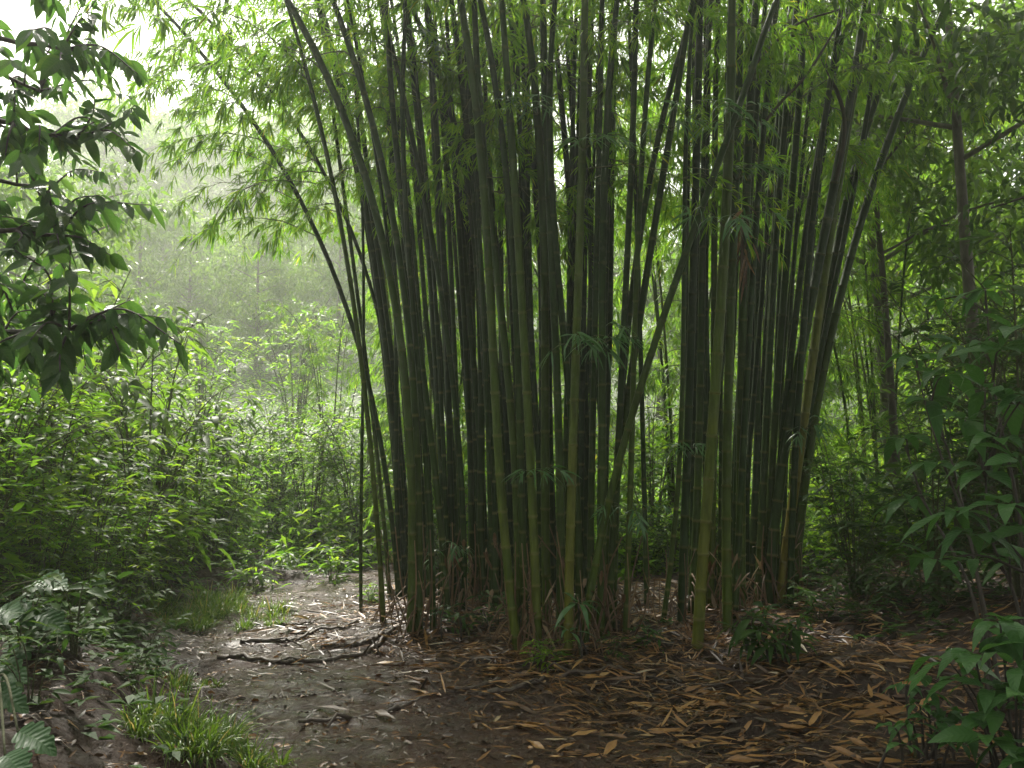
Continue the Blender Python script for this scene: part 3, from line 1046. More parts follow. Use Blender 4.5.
PR = {
    'fresh': [proto(1000 + i, 'fresh_leaf', n_stems=11, height=1.9, spread=.85, leafL=.135, leafW=.26, tmpl=T_LANCE, twigs=12, per=9) for i in range(3)],
    'freshtall': [proto(1010 + i, 'fresh_leaf', n_stems=12, height=3.2, spread=1.2, leafL=.15, leafW=.25, tmpl=T_LANCE, twigs=16, per=10, stem_r=.018, bare=.12) for i in range(3)],
    'mixed': [proto(1060 + i, 'tree_leaf', n_stems=12, height=2.6, spread=1.25, leafL=.2, leafW=.24, tmpl=T_LANCE, twigs=13, per=8, droop=.5, stem_r=.016, bare=.1) for i in range(2)],
    'dark': [proto(1020 + i, 'dark_leaf', n_stems=11, height=1.7, spread=.95, leafL=.15, leafW=.3, tmpl=T_LANCE, twigs=11, per=9, bare=.1) for i in range(3)],
    'darktall': [proto(1030 + i, 'dark_leaf', n_stems=12, height=3.4, spread=1.3, leafL=.16, leafW=.28, tmpl=T_LANCE, twigs=16, per=10, stem_r=.02, bare=.1) for i in range(3)],
    'low': [proto(1040 + i, 'dark_leaf', n_stems=5, height=.42, spread=.32, leafL=.10, leafW=.3, tmpl=T_LANCE, twigs=4, per=5, stem_r=.005, bare=.1) for i in range(3)],
    'lowfresh': [proto(1050 + i, 'fresh_leaf', n_stems=7, height=.45, spread=.32, leafL=.11, leafW=.24, tmpl=T_LANCE, twigs=5, per=7, stem_r=.005, bare=.1) for i in range(3)],
}


def place(kind, name, label, cat, px=None, py=None, Y=None, xy=None, scale=1., group=None, idx=None, rz=None):
    """px,Y picks the ground point at that depth under the picture column; or xy"""
    if xy is None:
        x = (px - 512) / F * Y
        xy = (x, Y)
    z = float(H(*xy))
    st, lv = PR[kind][idx if idx is not None else int(rng.integers(len(PR[kind])))]
    t = thing(name, (xy[0], xy[1], z - .02), label, cat, group, rng.uniform(0, 6.28) if rz is None else rz, scale)
    link("stems", st, t)
    link("foliage", lv, t)
    return t


# left bank, going away from the camera
S = place
S('fresh', "leafy_shrub", "leafy shrub filling the left edge at mid height, nearest of the bank", "shrub", -30, 0, 4.9, scale=.85)
S('fresh', "leafy_shrub", "yellow-green shrub on the left bank right under the dark overhanging branch", "shrub", 40, 0, 6.2, scale=1.05)
S('fresh', "leafy_shrub", "bushy shrub on the left bank edge above the bare soil face", "shrub", 95, 0, 5.9, scale=.6)
S('freshtall', "leafy_shrub", "tall bright shrub at the left frame edge behind the nearest bank shrubs", "shrub", 20, 0, 8.2, scale=.85)
S('fresh', "leafy_shrub", "rounded bright shrub beside the grass patch on the left bank", "shrub", 135, 0, 7.6, scale=1.0)
S('freshtall', "leafy_shrub", "tall shrub with drooping sprays behind the grass patch on the left", "shrub", 115, 0, 9.6, scale=.8)
S('fresh', "leafy_shrub", "pale green shrub at the left bend of the path", "shrub", 185, 0, 10.2, scale=1.1)
S('freshtall', "leafy_shrub", "tall misty shrub left of the gap where the path disappears", "shrub", 150, 0, 12.6, scale=1.0)
S('fresh', "leafy_shrub", "small misty shrub at the very end of the visible path", "shrub", 232, 0, 12.0, scale=1.0)
S('freshtall', "leafy_shrub", "misty shrub right of the gap with thin bare stems at its foot", "shrub", 312, 0, 12.6, scale=.72)
S('freshtall', "leafy_shrub", "misty yellow-green shrub beside the lone left culm", "shrub", 368, 0, 12.4, scale=.85)
S('fresh', "leafy_shrub", "low misty shrub in the middle of the gap behind the path end", "shrub", 275, 0, 13.5, scale=1.1)
S('freshtall', "leafy_shrub", "tall hazy shrub deep in the misty gap, left", "shrub", 205, 0, 24, scale=1.5)
S('freshtall', "leafy_shrub", "tall hazy shrub deep in the misty gap, right", "shrub", 296, 0, 26, scale=1.6)
S('lowfresh', "low_plant", "small leafy plant at the far left corner of the path", "plant", 258, 0, 9.9, scale=1.2)
S('lowfresh', "low_plant", "small leafy plant at the far right corner of the path", "plant", 335, 0, 10.0, scale=1.2)
S('lowfresh', "low_plant", "small sprout beside the foot of the lone left culm", "plant", 372, 0, 8.9, scale=.6)
for j, (px, Yd, sc, lab) in enumerate([(60, 5.1, .9, "dark low plant on top of the left soil bank"), (108, 5.2, .8, "low plant hanging over the bare soil face of the left bank"),
                                       (150, 5.9, .8, "low plant at the lip of the left bank by the path"), (20, 4.6, 1.0, "low plant at the left frame edge above the big lobed leaf"),
                                       (85, 4.4, .6, "small plant on the dark slope beside the bottom left grass tuft")]):
    S('low', "low_plant", lab, "plant", px, 0, Yd, scale=sc)
for j, (px, Yd, sc, k, lab) in enumerate([(-10, 5.6, .95, 'fresh', "shrub at the left frame edge above the lobed leaves"), (70, 6.9, .95, 'fresh', "shrub on the bank behind the bare soil face"),
                                       (45, 5.5, .62, 'fresh', "short green shrub on the dark bank left of the soil face"), (128, 6.6, .62, 'fresh', "short bright shrub at the lip of the bank beside the path"),
                                       (165, 9.0, .8, 'fresh', "shrub right behind the grass patch on the left"),
                                       (215, 10.9, .8, 'fresh', "short pale shrub at the end of the grass patch"), (-40, 7.6, 1.2, 'fresh', "bright shrub cut by the left frame edge under the dark leaves")]):
    S(k, "leafy_shrub", lab, "shrub", px, 0, Yd, scale=sc)
for j, (px, py, sc, lab) in enumerate([(30, 700, .9, "low dark plant beside the big lobed leaf at the bottom left"), (75, 655, 1.0, "low dark plant on the left bank above the bare soil"), (115, 640, .9, "low plant spilling down the left soil face"),
                                       (60, 610, 1.1, "low leafy plant on the left bank between the shrubs"), (150, 655, .8, "low plant at the foot of the left soil face"), (20, 650, 1.0, "low plant behind the drooping lobed leaves"),
                                       (110, 600, 1.0, "low plant high on the left bank beside the grass patch"), (130, 690, .7, "small dark plant just above the bottom left grass tuft")]):
    g = ground_hit(px, py)
    S('low', "low_plant", lab, "plant", xy=(g[0], g[1]), scale=sc)
for j, (px, Yd, sc, k, lab) in enumerate([(150, 8.6, 1.0, 'mixed', "rounded shrub with long drooping leaves on the left bank above the grass"), (70, 8.8, 1.15, 'mixed', "taller rounded shrub with long drooping leaves left of the grass patch"),
                                       (10, 7.4, 1.0, 'mixed', "rounded long leaved shrub at the left frame edge under the hanging branch"), (200, 11.6, .95, 'mixed', "rounded pale shrub with drooping leaves beyond the grass patch"),
                                       (110, 11.4, 1.2, 'mixed', "tall rounded shrub behind the drooping leaved ones on the left"), (245, 14.5, .9, 'mixed', "rounded misty shrub straight above the path end"),
                                       (30, 11.0, 1.35, 'mixed', "highest rounded shrub near the left frame edge"), (290, 14.0, .75, 'mixed', "rounded misty shrub right of the path end"), (350, 13.2, .85, 'mixed', "rounded misty shrub left of the lone left culm")]):
    S(k, "leafy_shrub", lab, "shrub", px, 0, Yd, scale=sc)
# clump foot
for j, (px, py, sc, k, lab) in enumerate([(462, 634, .75, 'low', "small sprouting plant in the hollow at the left foot of the clump"), (498, 628, .8, 'low', "small plant in shade between the left and middle culm feet"),
                                          (655, 648, .7, 'low', "low green plant at the foot of the open gap"), (612, 660, .5, 'low', "tiny sprout right of the middle culm feet"),
                                          (545, 668, .55, 'lowfresh', "small grass-like sprout at the foot of the front middle culms"),
                                          (820, 622, .9, 'low', "small dark plant just right of the right fan foot"), (862, 618, 1.0, 'low', "dark low plant at the shaded edge right of the clump"),
                                          (905, 606, 1.0, 'low', "dark low plant under the right shrubs near the big whorled leaves")]):
    g = ground_hit(px, py)
    S(k, "low_plant", lab, "plant", xy=(g[0], g[1]), scale=sc)
# right side and behind the clump
S('dark', "leafy_shrub", "medium green shrub just right of the right fan of culms", "shrub", 850, 0, 8.6, scale=.85)
S('fresh', "leafy_shrub", "lit yellow-green shrub behind the right fan of culms", "shrub", 838, 0, 10.6, scale=.95)
S('dark', "leafy_shrub", "dark shrub in the middle of the shaded right side", "shrub", 930, 0, 7.6, scale=1.05)
S('darktall', "leafy_shrub", "tall dark shrub at the right frame edge behind the whorled leaves", "shrub", 1020, 0, 7.0, scale=.85)
S('darktall', "leafy_shrub", "tall dark shrub between the two right tree trunks", "shrub", 960, 0, 9.4, scale=.95)
S('darktall', "leafy_shrub", "tall dense shrub behind the right frame edge", "shrub", 1060, 0, 9.6, scale=1.1)
S('freshtall', "leafy_shrub", "bright tall shrub behind the pale leaning trunk on the right", "shrub", 900, 0, 13.0, scale=1.05)
S('freshtall', "leafy_shrub", "tall yellowish shrub in the right background beneath the upper trunk", "shrub", 985, 0, 13.2, scale=1.25)
S('fresh', "leafy_shrub", "green shrub seen through the open gap of the clump", "shrub", 650, 0, 11.6, scale=1.2)
S('fresh', "leafy_shrub", "low shrub behind the right half of the clump", "shrub", 730, 0, 11.8, scale=1.1)
S('fresh', "leafy_shrub", "low shrub behind the left half of the clump", "shrub", 455, 0, 12.0, scale=1.1)
S('fresh', "leafy_shrub", "low shrub behind the middle of the clump", "shrub", 560, 0, 12.2, scale=1.1)


for j, (px, Yd, sc, k, lab) in enumerate([(430, 9.9, .55, 'dark', "low dark shrub in the shade right behind the left culms"), (500, 10.0, .6, 'dark', "low dark shrub in the shade behind the centre culms"), (560, 10.2, .5, 'dark', "small dark shrub behind the brightest middle culm"),
                                       (630, 10.1, .55, 'dark', "low dark shrub filling the bottom of the open gap, left side"), (668, 9.9, .5, 'dark', "low dark shrub filling the bottom of the open gap, right side"), (725, 10.0, .55, 'dark', "low dark shrub in the shade behind the right culms"),
                                       (785, 9.7, .5, 'dark', "low dark shrub in the shade behind the right fan foot")]):
    S(k, "leafy_shrub", lab, "shrub", px, 0, Yd, scale=sc)


# ------------------------------------------------------------------ background bamboo, arching, leafy from low down
def arching_bamboo(seed):
    r = np.random.default_rng(seed)
    culms = []
    lv, tw = MB(), MB()
    for k in range(int(r.integers(6, 9))):
        az = r.uniform(0, 6.28)
        h = r.uniform(4.2, 7.0)
        o = np.array([math.cos(az), math.sin(az), 0])
        b = o * r.uniform(.05, .35)
        out = r.uniform(.5, 1.9)
        p = spline(np.array([b - [0, 0, .05], b + o * out * .12 + [0, 0, h * .4], b + o * out * .42 + [0, 0, h * .8], b + o * out + [0, 0, h], b + o * out * 1.6 + [0, 0, h * .93]]), 30)
        mb = MB()
        tube(mb, p, np.linspace(.026, .006, 30), 6, r.uniform(.3, .8))
        culms.append(mb.mesh("culm", 'culm'))
        for q in range(15):
            i = int(3 + 26 * (q + r.uniform()) / 15)
            i = min(i, 29)
            bamboo_branch(tw, lv, p[i], r.uniform(0, 6.28), r.uniform(.6, 1.15), r, T_FAR, el0=r.uniform(.2, .8), leafL=.18, ntw=8, nleaf=(4, 6))
    return culms, tw.mesh("twigs", 'twig'), lv.mesh("foliage", 'bamboo_leaf')


AB = [arching_bamboo(1100 + i) for i in range(4)]


def place_ab(i, px, Yd, label, scale=1., rz=None):
    x = (px - 512) / F * Yd
    t = thing("bamboo_plant", (x, Yd, float(H(x, Yd)) - .03), label, "bamboo", "bamboo plants behind the clump", rng.uniform(0, 6.28) if rz is None else rz, scale)
    cs, tw, lv = AB[i % 4]
    for c in cs:
        link("culm", c, t)
    link("twigs", tw, t)
    link("foliage", lv, t)


for i, (px, Yd, sc, lab) in enumerate([
    (430, 11.4, 1.0, "leafy bamboo plant right behind the left part of the clump"), (520, 12.0, 1.05, "leafy bamboo plant right behind the centre of the clump"),
    (600, 12.4, 1.1, "leafy bamboo plant behind the middle, left of the open gap"), (680, 12.0, 1.05, "leafy bamboo plant showing through the open gap of the clump"),
    (775, 12.0, 1.05, "leafy bamboo plant behind the right half of the clump"), (392, 13.6, .95, "arching bamboo beside the misty gap, behind the lone left culm"),
    (470, 15.5, .8, "second row bamboo behind the left half of the clump"), (580, 15.8, .8, "second row bamboo behind the centre of the clump"),
    (690, 15.8, .8, "second row bamboo behind the open gap of the clump"), (800, 15.0, .8, "second row bamboo behind the right half of the clump"),
    (880, 12.0, .9, "bamboo behind the leaning trunk to the right of the clump"), (330, 17.5, .68, "pale bamboo at the right rim of the misty gap"),
    (960, 15.5, 1.1, "bamboo far back on the right, between the trunks")]):
    place_ab(i, px, Yd, lab, sc)


# ------------------------------------------------------------------ trees
def tree_proto(seed, h, crown_r, crown_h, base, n_limbs, n_cl, per, leafL, tmpl, trunk_r, lean=(0, 0), mat='tree_leaf', bark='bark', tr_pts=None, limb_to=None):
    r = np.random.default_rng(seed)
    tk, lb, lv = MB(), MB(), MB()
    P = spline(np.array([[0, 0, -.15], [lean[0] * .3 + r.normal(0, .06), lean[1] * .3, h * .35], [lean[0] * .7, lean[1] * .7 + r.normal(0, .08), h * .7], [lean[0], lean[1], h * .98]]), 24)
    tube(tk, P, np.interp(np.linspace(0, 1, 24), [0, .06, 1], [trunk_r * 1.35, trunk_r, trunk_r * .25]), 9, .5)
    ends = []
    for k in range(n_limbs):
        u = base + (1 - base) * (k + r.uniform()) / n_limbs
        i = min(int(u * 23), 22)
        a = k * 2.4 + r.normal(0, .4)
        ln = crown_r * r.uniform(.6, 1.05) * (1 - .35 * max(0, (u - base) / (1 - base)) ** 1.5)
        o = np.array([math.cos(a), math.sin(a), 0])
        q = spline(np.array([P[i], P[i] + o * ln * .5 + [0, 0, ln * .22], P[i] + o * ln + [0, 0, ln * r.uniform(.05, .5)]]), 10)
        tube(lb, q, np.linspace(trunk_r * .38, trunk_r * .08, 10), 5, .5)
        ends += [q[4], q[6], q[8], q[9]]
    ends.append(P[-1])
    ends = np.array(ends)
    for c in range(n_cl):
        e = ends[c % len(ends)] + r.normal(0, 1, 3) * [crown_r * .13, crown_r * .13, crown_r * .10]
        rr = crown_r * r.uniform(.12, .24)
        m = int(per * r.uniform(.6, 1.4))
        dv = rand_dirs(m, r) * (r.uniform(0, 1, (m, 1)) ** .45) * [rr, rr, rr * .6]
        dirs = unit(dv * [1, 1, .4] + r.normal(0, rr * .5, (m, 3)) + np.array([0, 0, -.25 * rr]))
        LL = leafL * r.uniform(.6, 1.2, m)
        leaves(lv, e + dv, dirs, np.array([0, 0, 1.]) + r.normal(0, .5, (m, 3)), LL, LL * r.uniform(.28, .42, m), droop=r.uniform(.1, .6, m), tmpl=tmpl,
               var=np.clip(r.normal(.45, .16, m) + r.normal(0, .14), 0, 1), r=r)
    return tk.mesh("trunk", bark), lb.mesh("limbs", bark), lv.mesh("crown", mat)


FT = [tree_proto(1200 + i, r_h, cr, 6, .10, 18, 270, 46, .26, T_FAR, .13) for i, (r_h, cr) in enumerate([(9.5, 3.0), (11.5, 3.3), (8.0, 2.7), (10.5, 2.9)])]


def place_tree(pro, xy, label, scale=1., name="forest_tree", group=None, rz=None):
    t = thing(name, (xy[0], xy[1], float(H(*xy)) - .05), label, "tree", group, rng.uniform(0, 6.28) if rz is None else rz, scale)
    link("trunk", pro[0], t)
    l = link("limbs", pro[1], t)
    link("crown", pro[2], t)
    return t


FT2 = [tree_proto(1220 + i, 8.0, 3.4, 6, .04, 24, 250, 44, .27, T_FAR, .13) for i in range(2)]
for i, (px, Yd, sc, lab) in enumerate([
    (118, 36.0, 1.15, "misty rounded tree on the slope left of the gap, nearest of the far trees"), (45, 17.0, .8, "misty tree behind the left shrubs at the frame edge"),
    (318, 46.0, 1.2, "misty tree on the right side of the gap"), (175, 48.0, 1.35, "tall misty tree standing in the left half of the gap"), (258, 54.0, 1.35, "hazy tree in the middle of the gap behind the misty shrubs"),
    (352, 40.0, 1.1, "hazy tree behind the arching left culms"), (95, 38.0, 1.2, "hazy tree behind the rounded nearest far tree"), (10, 30.0, 1.1, "hazy tree behind the overhanging dark leaves"),
    (215, 74.0, 1.7, "faint tree on the slope seen down the gap"), (140, 72.0, 1.7, "faint tree higher on the slope left of the gap"), (300, 72.0, 1.8, "faint tree higher on the slope right of the gap"), (60, 64.0, 1.6, "faint tree on the slope above the left frame edge"),
    (255, 84.0, 2.0, "very faint tree high above the gap"), (175, 88.0, 2.0, "very faint tree high up left of the gap"), (100, 86.0, 2.0, "very faint tree high above the left shrubs"), (340, 86.0, 2.0, "very faint tree high up behind the arching culms"),
    (215, 116.0, 2.4, "faintest tree at the crest of the slope, middle of the gap"), (130, 120.0, 2.3, "faintest tree at the crest of the slope, left"), (300, 118.0, 2.4, "faintest tree at the crest of the slope, right of the gap"),
    (430, 28.0, .9, "tree behind the left half of the clump, hazy"), (540, 30.0, .9, "hazy tree behind the centre of the clump"), (660, 29.0, .9, "hazy tree behind the open gap"),
    (770, 27.0, .9, "hazy tree behind the right half of the clump"), (880, 21.0, .9, "hazy tree behind the right fan of culms"), (985, 18.5, .9, "hazy tree behind the right trunks"),
    (1085, 16.0, .9, "tree in the back beyond the right frame edge"), (480, 50.0, 1.4, "faint far tree above the left half of the clump"), (620, 48.0, 1.3, "faint far tree above the middle of the clump"),
    (760, 46.0, 1.3, "faint far tree above the right half of the clump"), (900, 40.0, 1.3, "faint far tree above the right fan"), (232, 50.0, .85, "low misty tree at the near end of the gap, middle"), (186, 46.0, .9, "low misty tree at the near end of the gap, left"), (284, 48.0, .85, "low misty tree at the near end of the gap, right"), (338, 44.0, 1.0, "misty tree just left of the lone left culm"),
    (135, 42.0, 1.0, "misty tree right behind the tall rounded shrubs on the left"), (160, 78.0, 2.1, "tall rounded tree half lost in the mist, left of the gap"), (222, 88.0, 2.1, "tall rounded tree half lost in the mist, middle of the gap"), (290, 82.0, 2.1, "tall rounded tree half lost in the mist, right of the gap"), (255, 40.0, .8, "low misty tree in front of the tall rounded middle one"),
    (235, 64.0, 1.3, "faint low tree in the middle of the gap between taller ones"), (185, 66.0, 1.3, "faint low tree in the left half of the gap"), (285, 62.0, 1.3, "faint low tree in the right half of the gap"),
    (160, 96.0, 1.9, "very faint wide tree on the upper slope, left of the middle"), (235, 100.0, 2.0, "very faint wide tree on the upper slope, middle"), (290, 98.0, 2.0, "very faint wide tree on the upper slope, right"), (110, 104.0, 2.2, "very faint wide tree on the upper slope, far left"),
    (195, 132.0, 2.6, "palest tree on the skyline above the gap, middle"), (150, 134.0, 2.6, "palest tree on the skyline above the gap, left"), (255, 133.0, 2.6, "palest tree on the skyline above the gap, right"),
    (420, 62.0, 1.6, "very faint tree behind the left half of the clump")]):
    if (Yd >= 34 and px < 400 and sc > 1.01 and 'half lost' not in lab) or sc == 1.15:
        Yd, sc = Yd * 1.7, sc * 1.6
    place_tree(FT2[i % 2] if px < 400 else FT[i % 4], ((px - 512) / F * Yd, Yd), lab, sc, group="forest trees in the mist")

# right trees with crowns closing over the shaded side
RT = tree_proto(1300, 8.5, 3.1, 5, .5, 12, 80, 50, .16, T_LANCE, .085, lean=(-.55, -.2), mat='dark_leaf', bark='bark')
g = at(992, 520, 9.8)
place_tree(RT, (g[0], 9.8), "slender grey trunked tree rising through the right foliage to the top of the frame", 1.0, "slender_tree", rz=0)
RT2 = tree_proto(1301, 7.5, 2.6, 5, .45, 13, 130, 50, .18, T_LANCE, .10, lean=(-.35, .3), mat='tree_leaf', bark='bark')
g = at(893, 440, 12.5)
place_tree(RT2, (g[0], 12.5), "pale leaning trunk behind the right fan of culms", 1.0, "slender_tree", rz=0)
RT3 = tree_proto(1302, 8.0, 2.4, 5, .5, 12, 110, 50, .18, T_LANCE, .055, lean=(-.3, 0), mat='tree_leaf', bark='dark_bark')
g = at(898, 440, 11.2)
place_tree(RT3, (g[0], 11.2), "thin dark trunked tree right of the pale leaning trunk", 1.0, "slender_tree", rz=0)
RT4 = tree_proto(1303, 8.0, 3.6, 5, .35, 14, 80, 50, .14, T_LANCE, .12, lean=(-1.0, .3), mat='dark_leaf', bark='dark_bark')
place_tree(RT4, (7.6, 7.8), "dense dark leaved tree whose crown overhangs the right frame edge", 1.0, "broadleaf_tree", rz=0)

RT5 = tree_proto(1304, 7.0, 2.0, 5, .4, 14, 130, 60, .15, T_LANCE, .08, lean=(.2, -.2), mat='dark_leaf', bark='dark_bark')
place_tree(RT5, (-7.4, 7.6), "dark tree on the left bank behind the overhanging branch, cut by the frame edge", 1.0, "broadleaf_tree", rz=0)

# unseen trees added around the viewpoint so that their crowns shade the foreground
CT = tree_proto(1310, 8.5, 3.8, 5, .5, 18, 260, 60, .24, T_FAR, .16, mat='dark_leaf', bark='dark_bark')
for xy, sc, lab in (((-3.6, -2.6), 1.0, "unseen shade tree added behind the viewpoint on the left of the path"), ((2.6, -3.2), 1.05, "unseen shade tree added behind the viewpoint on the right of the path"),
                    ((5.0, 1.6), 1.0, "unseen shade tree added beside the viewpoint on the right"), ((-.8, -6.5), 1.1, "unseen shade tree added over the path further behind the viewpoint"), ((6.8, -1.8), 1.1, "unseen shade tree added behind the right one")):
    place_tree(CT, xy, lab, sc, "broadleaf_tree", group="unseen shade trees added around the viewpoint")

# ------------------------------------------------------------------ the dark branch of broad leaves, upper left
r = np.random.default_rng(1400)
TB = np.array([-3.3, 3.3, float(H(-3.3, 3.3))])
lt = thing("broadleaf_tree", TB, "dark broad leaved tree reaching in from the upper left corner", "tree")
mb = MB()
trunk = spline(np.array([[0, 0, -.1], [.08, .05, 1.2], [0, .1, 2.6], [.15, .05, 4.6]]), 20)
tube(mb, trunk, np.linspace(.11, .05, 20), 9, .5)
mb.build("trunk", 'dark_bark', lt)
targets = [((150, 205), 3.3), ((135, 150), 3.2), ((182, 345), 3.1), ((165, 318), 3.2), ((120, 352), 3.1), ((60, 372), 3.0), ((30, 340), 2.9), ((110, 255), 3.4), ((70, 245), 3.0), ((95, 100), 3.4), ((60, 60), 3.2),
           ((130, 60), 3.7), ((30, 30), 3.0), ((90, 12), 3.5), ((20, 150), 2.9), ((50, 180), 3.1), ((100, 195), 3.3), ((15, 250), 3.0), ((40, 290), 3.2), ((95, 318), 3.3), ((130, 300), 3.4), ((20, 90), 3.3), ((65, 130), 3.5),
           ((115, 215), 3.6), ((145, 335), 3.4), ((10, 200), 3.5), ((45, 230), 3.7), ((-20, 310), 3.1), ((-25, 120), 3.2), ((40, 0), 3.6), ((110, -40), 3.4), ((-10, 20), 3.5),
           ((-15, 380), 3.0), ((10, 60), 3.8), ((75, 80), 3.8), ((35, 110), 3.6), ((80, 160), 3.8), ((5, 285), 3.7), ((75, 290), 3.7), ((110, 130), 3.8), ((60, 20), 3.9)]
nbig = len(targets)
for k in range(64):
    py = r.uniform(-60, 400)
    xm = np.interp(py, [-60, 60, 150, 215, 260, 300, 350, 400], [150, 140, 130, 110, 60, 95, 120, 20])
    targets.append(((r.uniform(-40, xm), py), r.uniform(3.2, 4.6)))
limbs = []
for k, ((px, py), Yd) in enumerate([((70, 330), 3.2), ((60, 235), 3.4), ((75, 140), 3.5), ((60, 50), 3.4), ((90, -30), 3.7), ((20, 290), 4.0), ((40, 90), 4.2), ((50, 190), 4.3), ((30, -60), 3.2)]):
    e = at(px, py, Yd) - TB
    zi = np.clip(e[2] - r.uniform(.1, .6), .5, 4.5)
    s0 = np.array([np.interp(zi, trunk[:, 2], trunk[:, j]) for j in range(3)])
    q = spline(np.array([s0, s0 * .6 + e * .4 + np.array([0, r.normal(0, .08), .22]), s0 * .25 + e * .75 + np.array([0, r.normal(0, .08), .12]), e]), 22)
    q += r.normal(0, .007, q.shape)
    st = MB()
    tube(st, q, np.linspace(.03, .007, 22), 7, .5)
    limbs.append((st.build("branch", 'dark_bark', lt), q))
for ti, ((px, py), Yd) in enumerate(targets):
    tip = at(px, py, Yd) - TB
    st = MB()
    lv = MB()
    best = None
    for lo, lq in limbs:
        dd = np.linalg.norm(lq[6:] - tip, axis=1) + .35 * np.clip(lq[6:, 0] - tip[0] + .12, 0, 9)
        i_ = int(np.argmin(dd))
        if best is None or dd[i_] < best[0]:
            best = (dd[i_], lo, lq[6 + i_])
    limb, s0 = best[1], best[2]
    gap = np.linalg.norm(tip - s0)
    mid = s0 * .5 + tip * .5 + np.array([0, 0, .13 * gap]) + r.normal(0, .07 * gap, 3)
    q = spline(np.array([s0, mid, tip]), 16)
    tube(st, q, np.linspace(.006, .002, 16), 5, .5)
    m = int(r.integers(10, 15)) if ti < nbig else int(r.integers(14, 22))
    w = np.linspace(.15, 1, m)
    pos = np.stack([np.interp(w, np.linspace(0, 1, 16), q[:, j]) for j in range(3)], 1)
    td = unit(q[-1] - q[8])
    sd = unit(np.cross(td, [0, 0, 1.]) + 1e-4)
    sg = np.where(np.arange(m) % 2, 1, -1)[:, None]
    dirs = td * .55 + sd * sg * r.uniform(.3, .8, (m, 1)) + np.array([0, 0, -.75]) * r.uniform(.3, 1.2, (m, 1)) + r.normal(0, .18, (m, 3))
    LL = r.uniform(.075, .125, m) if ti < nbig else r.uniform(.05, .095, m)
    leaves(lv, pos, dirs, np.array([.1, -.5, .6]) + r.normal(0, .45, (m, 3)), LL, LL * r.uniform(.36, .46, m), droop=r.uniform(.05, .3, m), tmpl=T_BROAD, wave=.12, r=r)
    b = st.build("twig", 'dark_bark', lt)
    lv.build("leaves", 'broad_leaf', b)


# ------------------------------------------------------------------ near plants with whorled and lobed leaves
def whorl(lv, st, base, tip, n, L, W, r, tmpl=T_BROAD, tilt=.25, ref=None):
    q = spline(np.array([base, (base + tip) * .5 + [0, 0, .06], tip]), 10)
    tube(st, q, np.linspace(.009, .004, 10), 5, .5)
    a0 = r.uniform(0, 6.28)
    az = a0 + np.arange(n) * 6.283 / n + r.normal(0, .15, n)
    d = np.stack([np.cos(az), np.sin(az), np.full(n, tilt) + r.normal(0, .28, n) + .0], 1)
    LL = L * r.uniform(.55, 1.15, n)
    leaves(lv, np.tile(tip, (n, 1)) + d * .02, d, np.array([0, 0, 1.]) + r.normal(0, .2, (n, 3)), LL, LL * W, droop=r.uniform(.2, .85, n), tmpl=tmpl, wave=.14, fold=.2, r=r)


def whorl_plant(label, foot, tips, L, W, seed, n=7, mat='whorl_leaf', name="whorled_plant"):
    r = np.random.default_rng(seed)
    z = float(H(foot[0], foot[1]))
    b = np.array([foot[0], foot[1], z])
    t = thing(name, b, label, "plant")
    T = np.array([at(px, py, Yd) - b for (px, py), Yd, k in tips])
    mains = []
    if T[:, 2].max() > .9:
        order = np.argsort(-T[:, 2])
        for j in order[::4][:6]:
            e = T[j]
            q = spline(np.array([[e[0] * .35 + r.normal(0, .05), e[1] * .35 + r.normal(0, .05), -.05], e * [.5, .5, .4] + r.normal(0, .04, 3), e * [.8, .8, .75] + r.normal(0, .03, 3), e - [0, 0, .04]]), 24)
            q[0, 2] = float(H(b[0] + q[0, 0], b[1] + q[0, 1])) - b[2] - .05
            ms = MB()
            tube(ms, q, np.linspace(.013, .005, 24), 6, .5)
            ms.build("stem", 'dark_bark', t)
            mains.append(q)
    for (px, py), Yd, k in tips:
        st, lv = MB(), MB()
        tip = at(px, py, Yd) - b
        src = None
        if mains:
            allq = np.vstack(mains)
            src = allq[int(np.argmin(np.linalg.norm(allq - (tip - [0, 0, .14]), axis=1)))]
        whorl(lv, st, src if src is not None else np.array([tip[0] * .55 + r.normal(0, .06), tip[1] * .55 + r.normal(0, .06), float(H(b[0] + tip[0] * .55, b[1] + tip[1] * .55)) - b[2] - .03]), tip, k, L * r.uniform(.85, 1.1), W, r)
        s = st.build("stalk", 'dark_bark', t)
        lv.build("leaf_whorl", mat, s)
    st = MB()
    tube(st, spline(np.array([[0, 0, -.05], [.01, 0, .06], [-.01, .01, .12]]), 8), np.linspace(.014, .009, 8), 6, .5)
    st.build("stem", 'twig', t)
    return t


whorl_plant("tall dark plant with big whorls of glossy leaves at the right frame edge", (2.9, 5.0), [((935, 560), 4.8, 7), ((955, 512), 4.9, 8), ((1010, 505), 4.7, 7), ((1000, 440), 5.0, 7), ((985, 390), 5.1, 8), ((1015, 330), 5.2, 7), ((960, 345), 5.6, 7),
                                                                                                 ((930, 400), 5.8, 7), ((1010, 560), 5.0, 7), ((975, 560), 5.2, 6), ((1025, 395), 4.9, 7), ((935, 465), 5.7, 7), ((905, 440), 6.0, 6), ((940, 300), 5.9, 7), ((985, 290), 5.6, 8), ((1000, 350), 5.2, 7), ((965, 420), 5.3, 7), ((1020, 460), 4.8, 7), ((985, 470), 5.1, 7), ((945, 375), 5.7, 7), ((915, 360), 6.1, 7), ((975, 535), 4.8, 7), ((910, 500), 5.9, 6), ((1035, 530), 4.7, 7), ((1010, 405), 5.0, 7)], .295, .33, 1500)
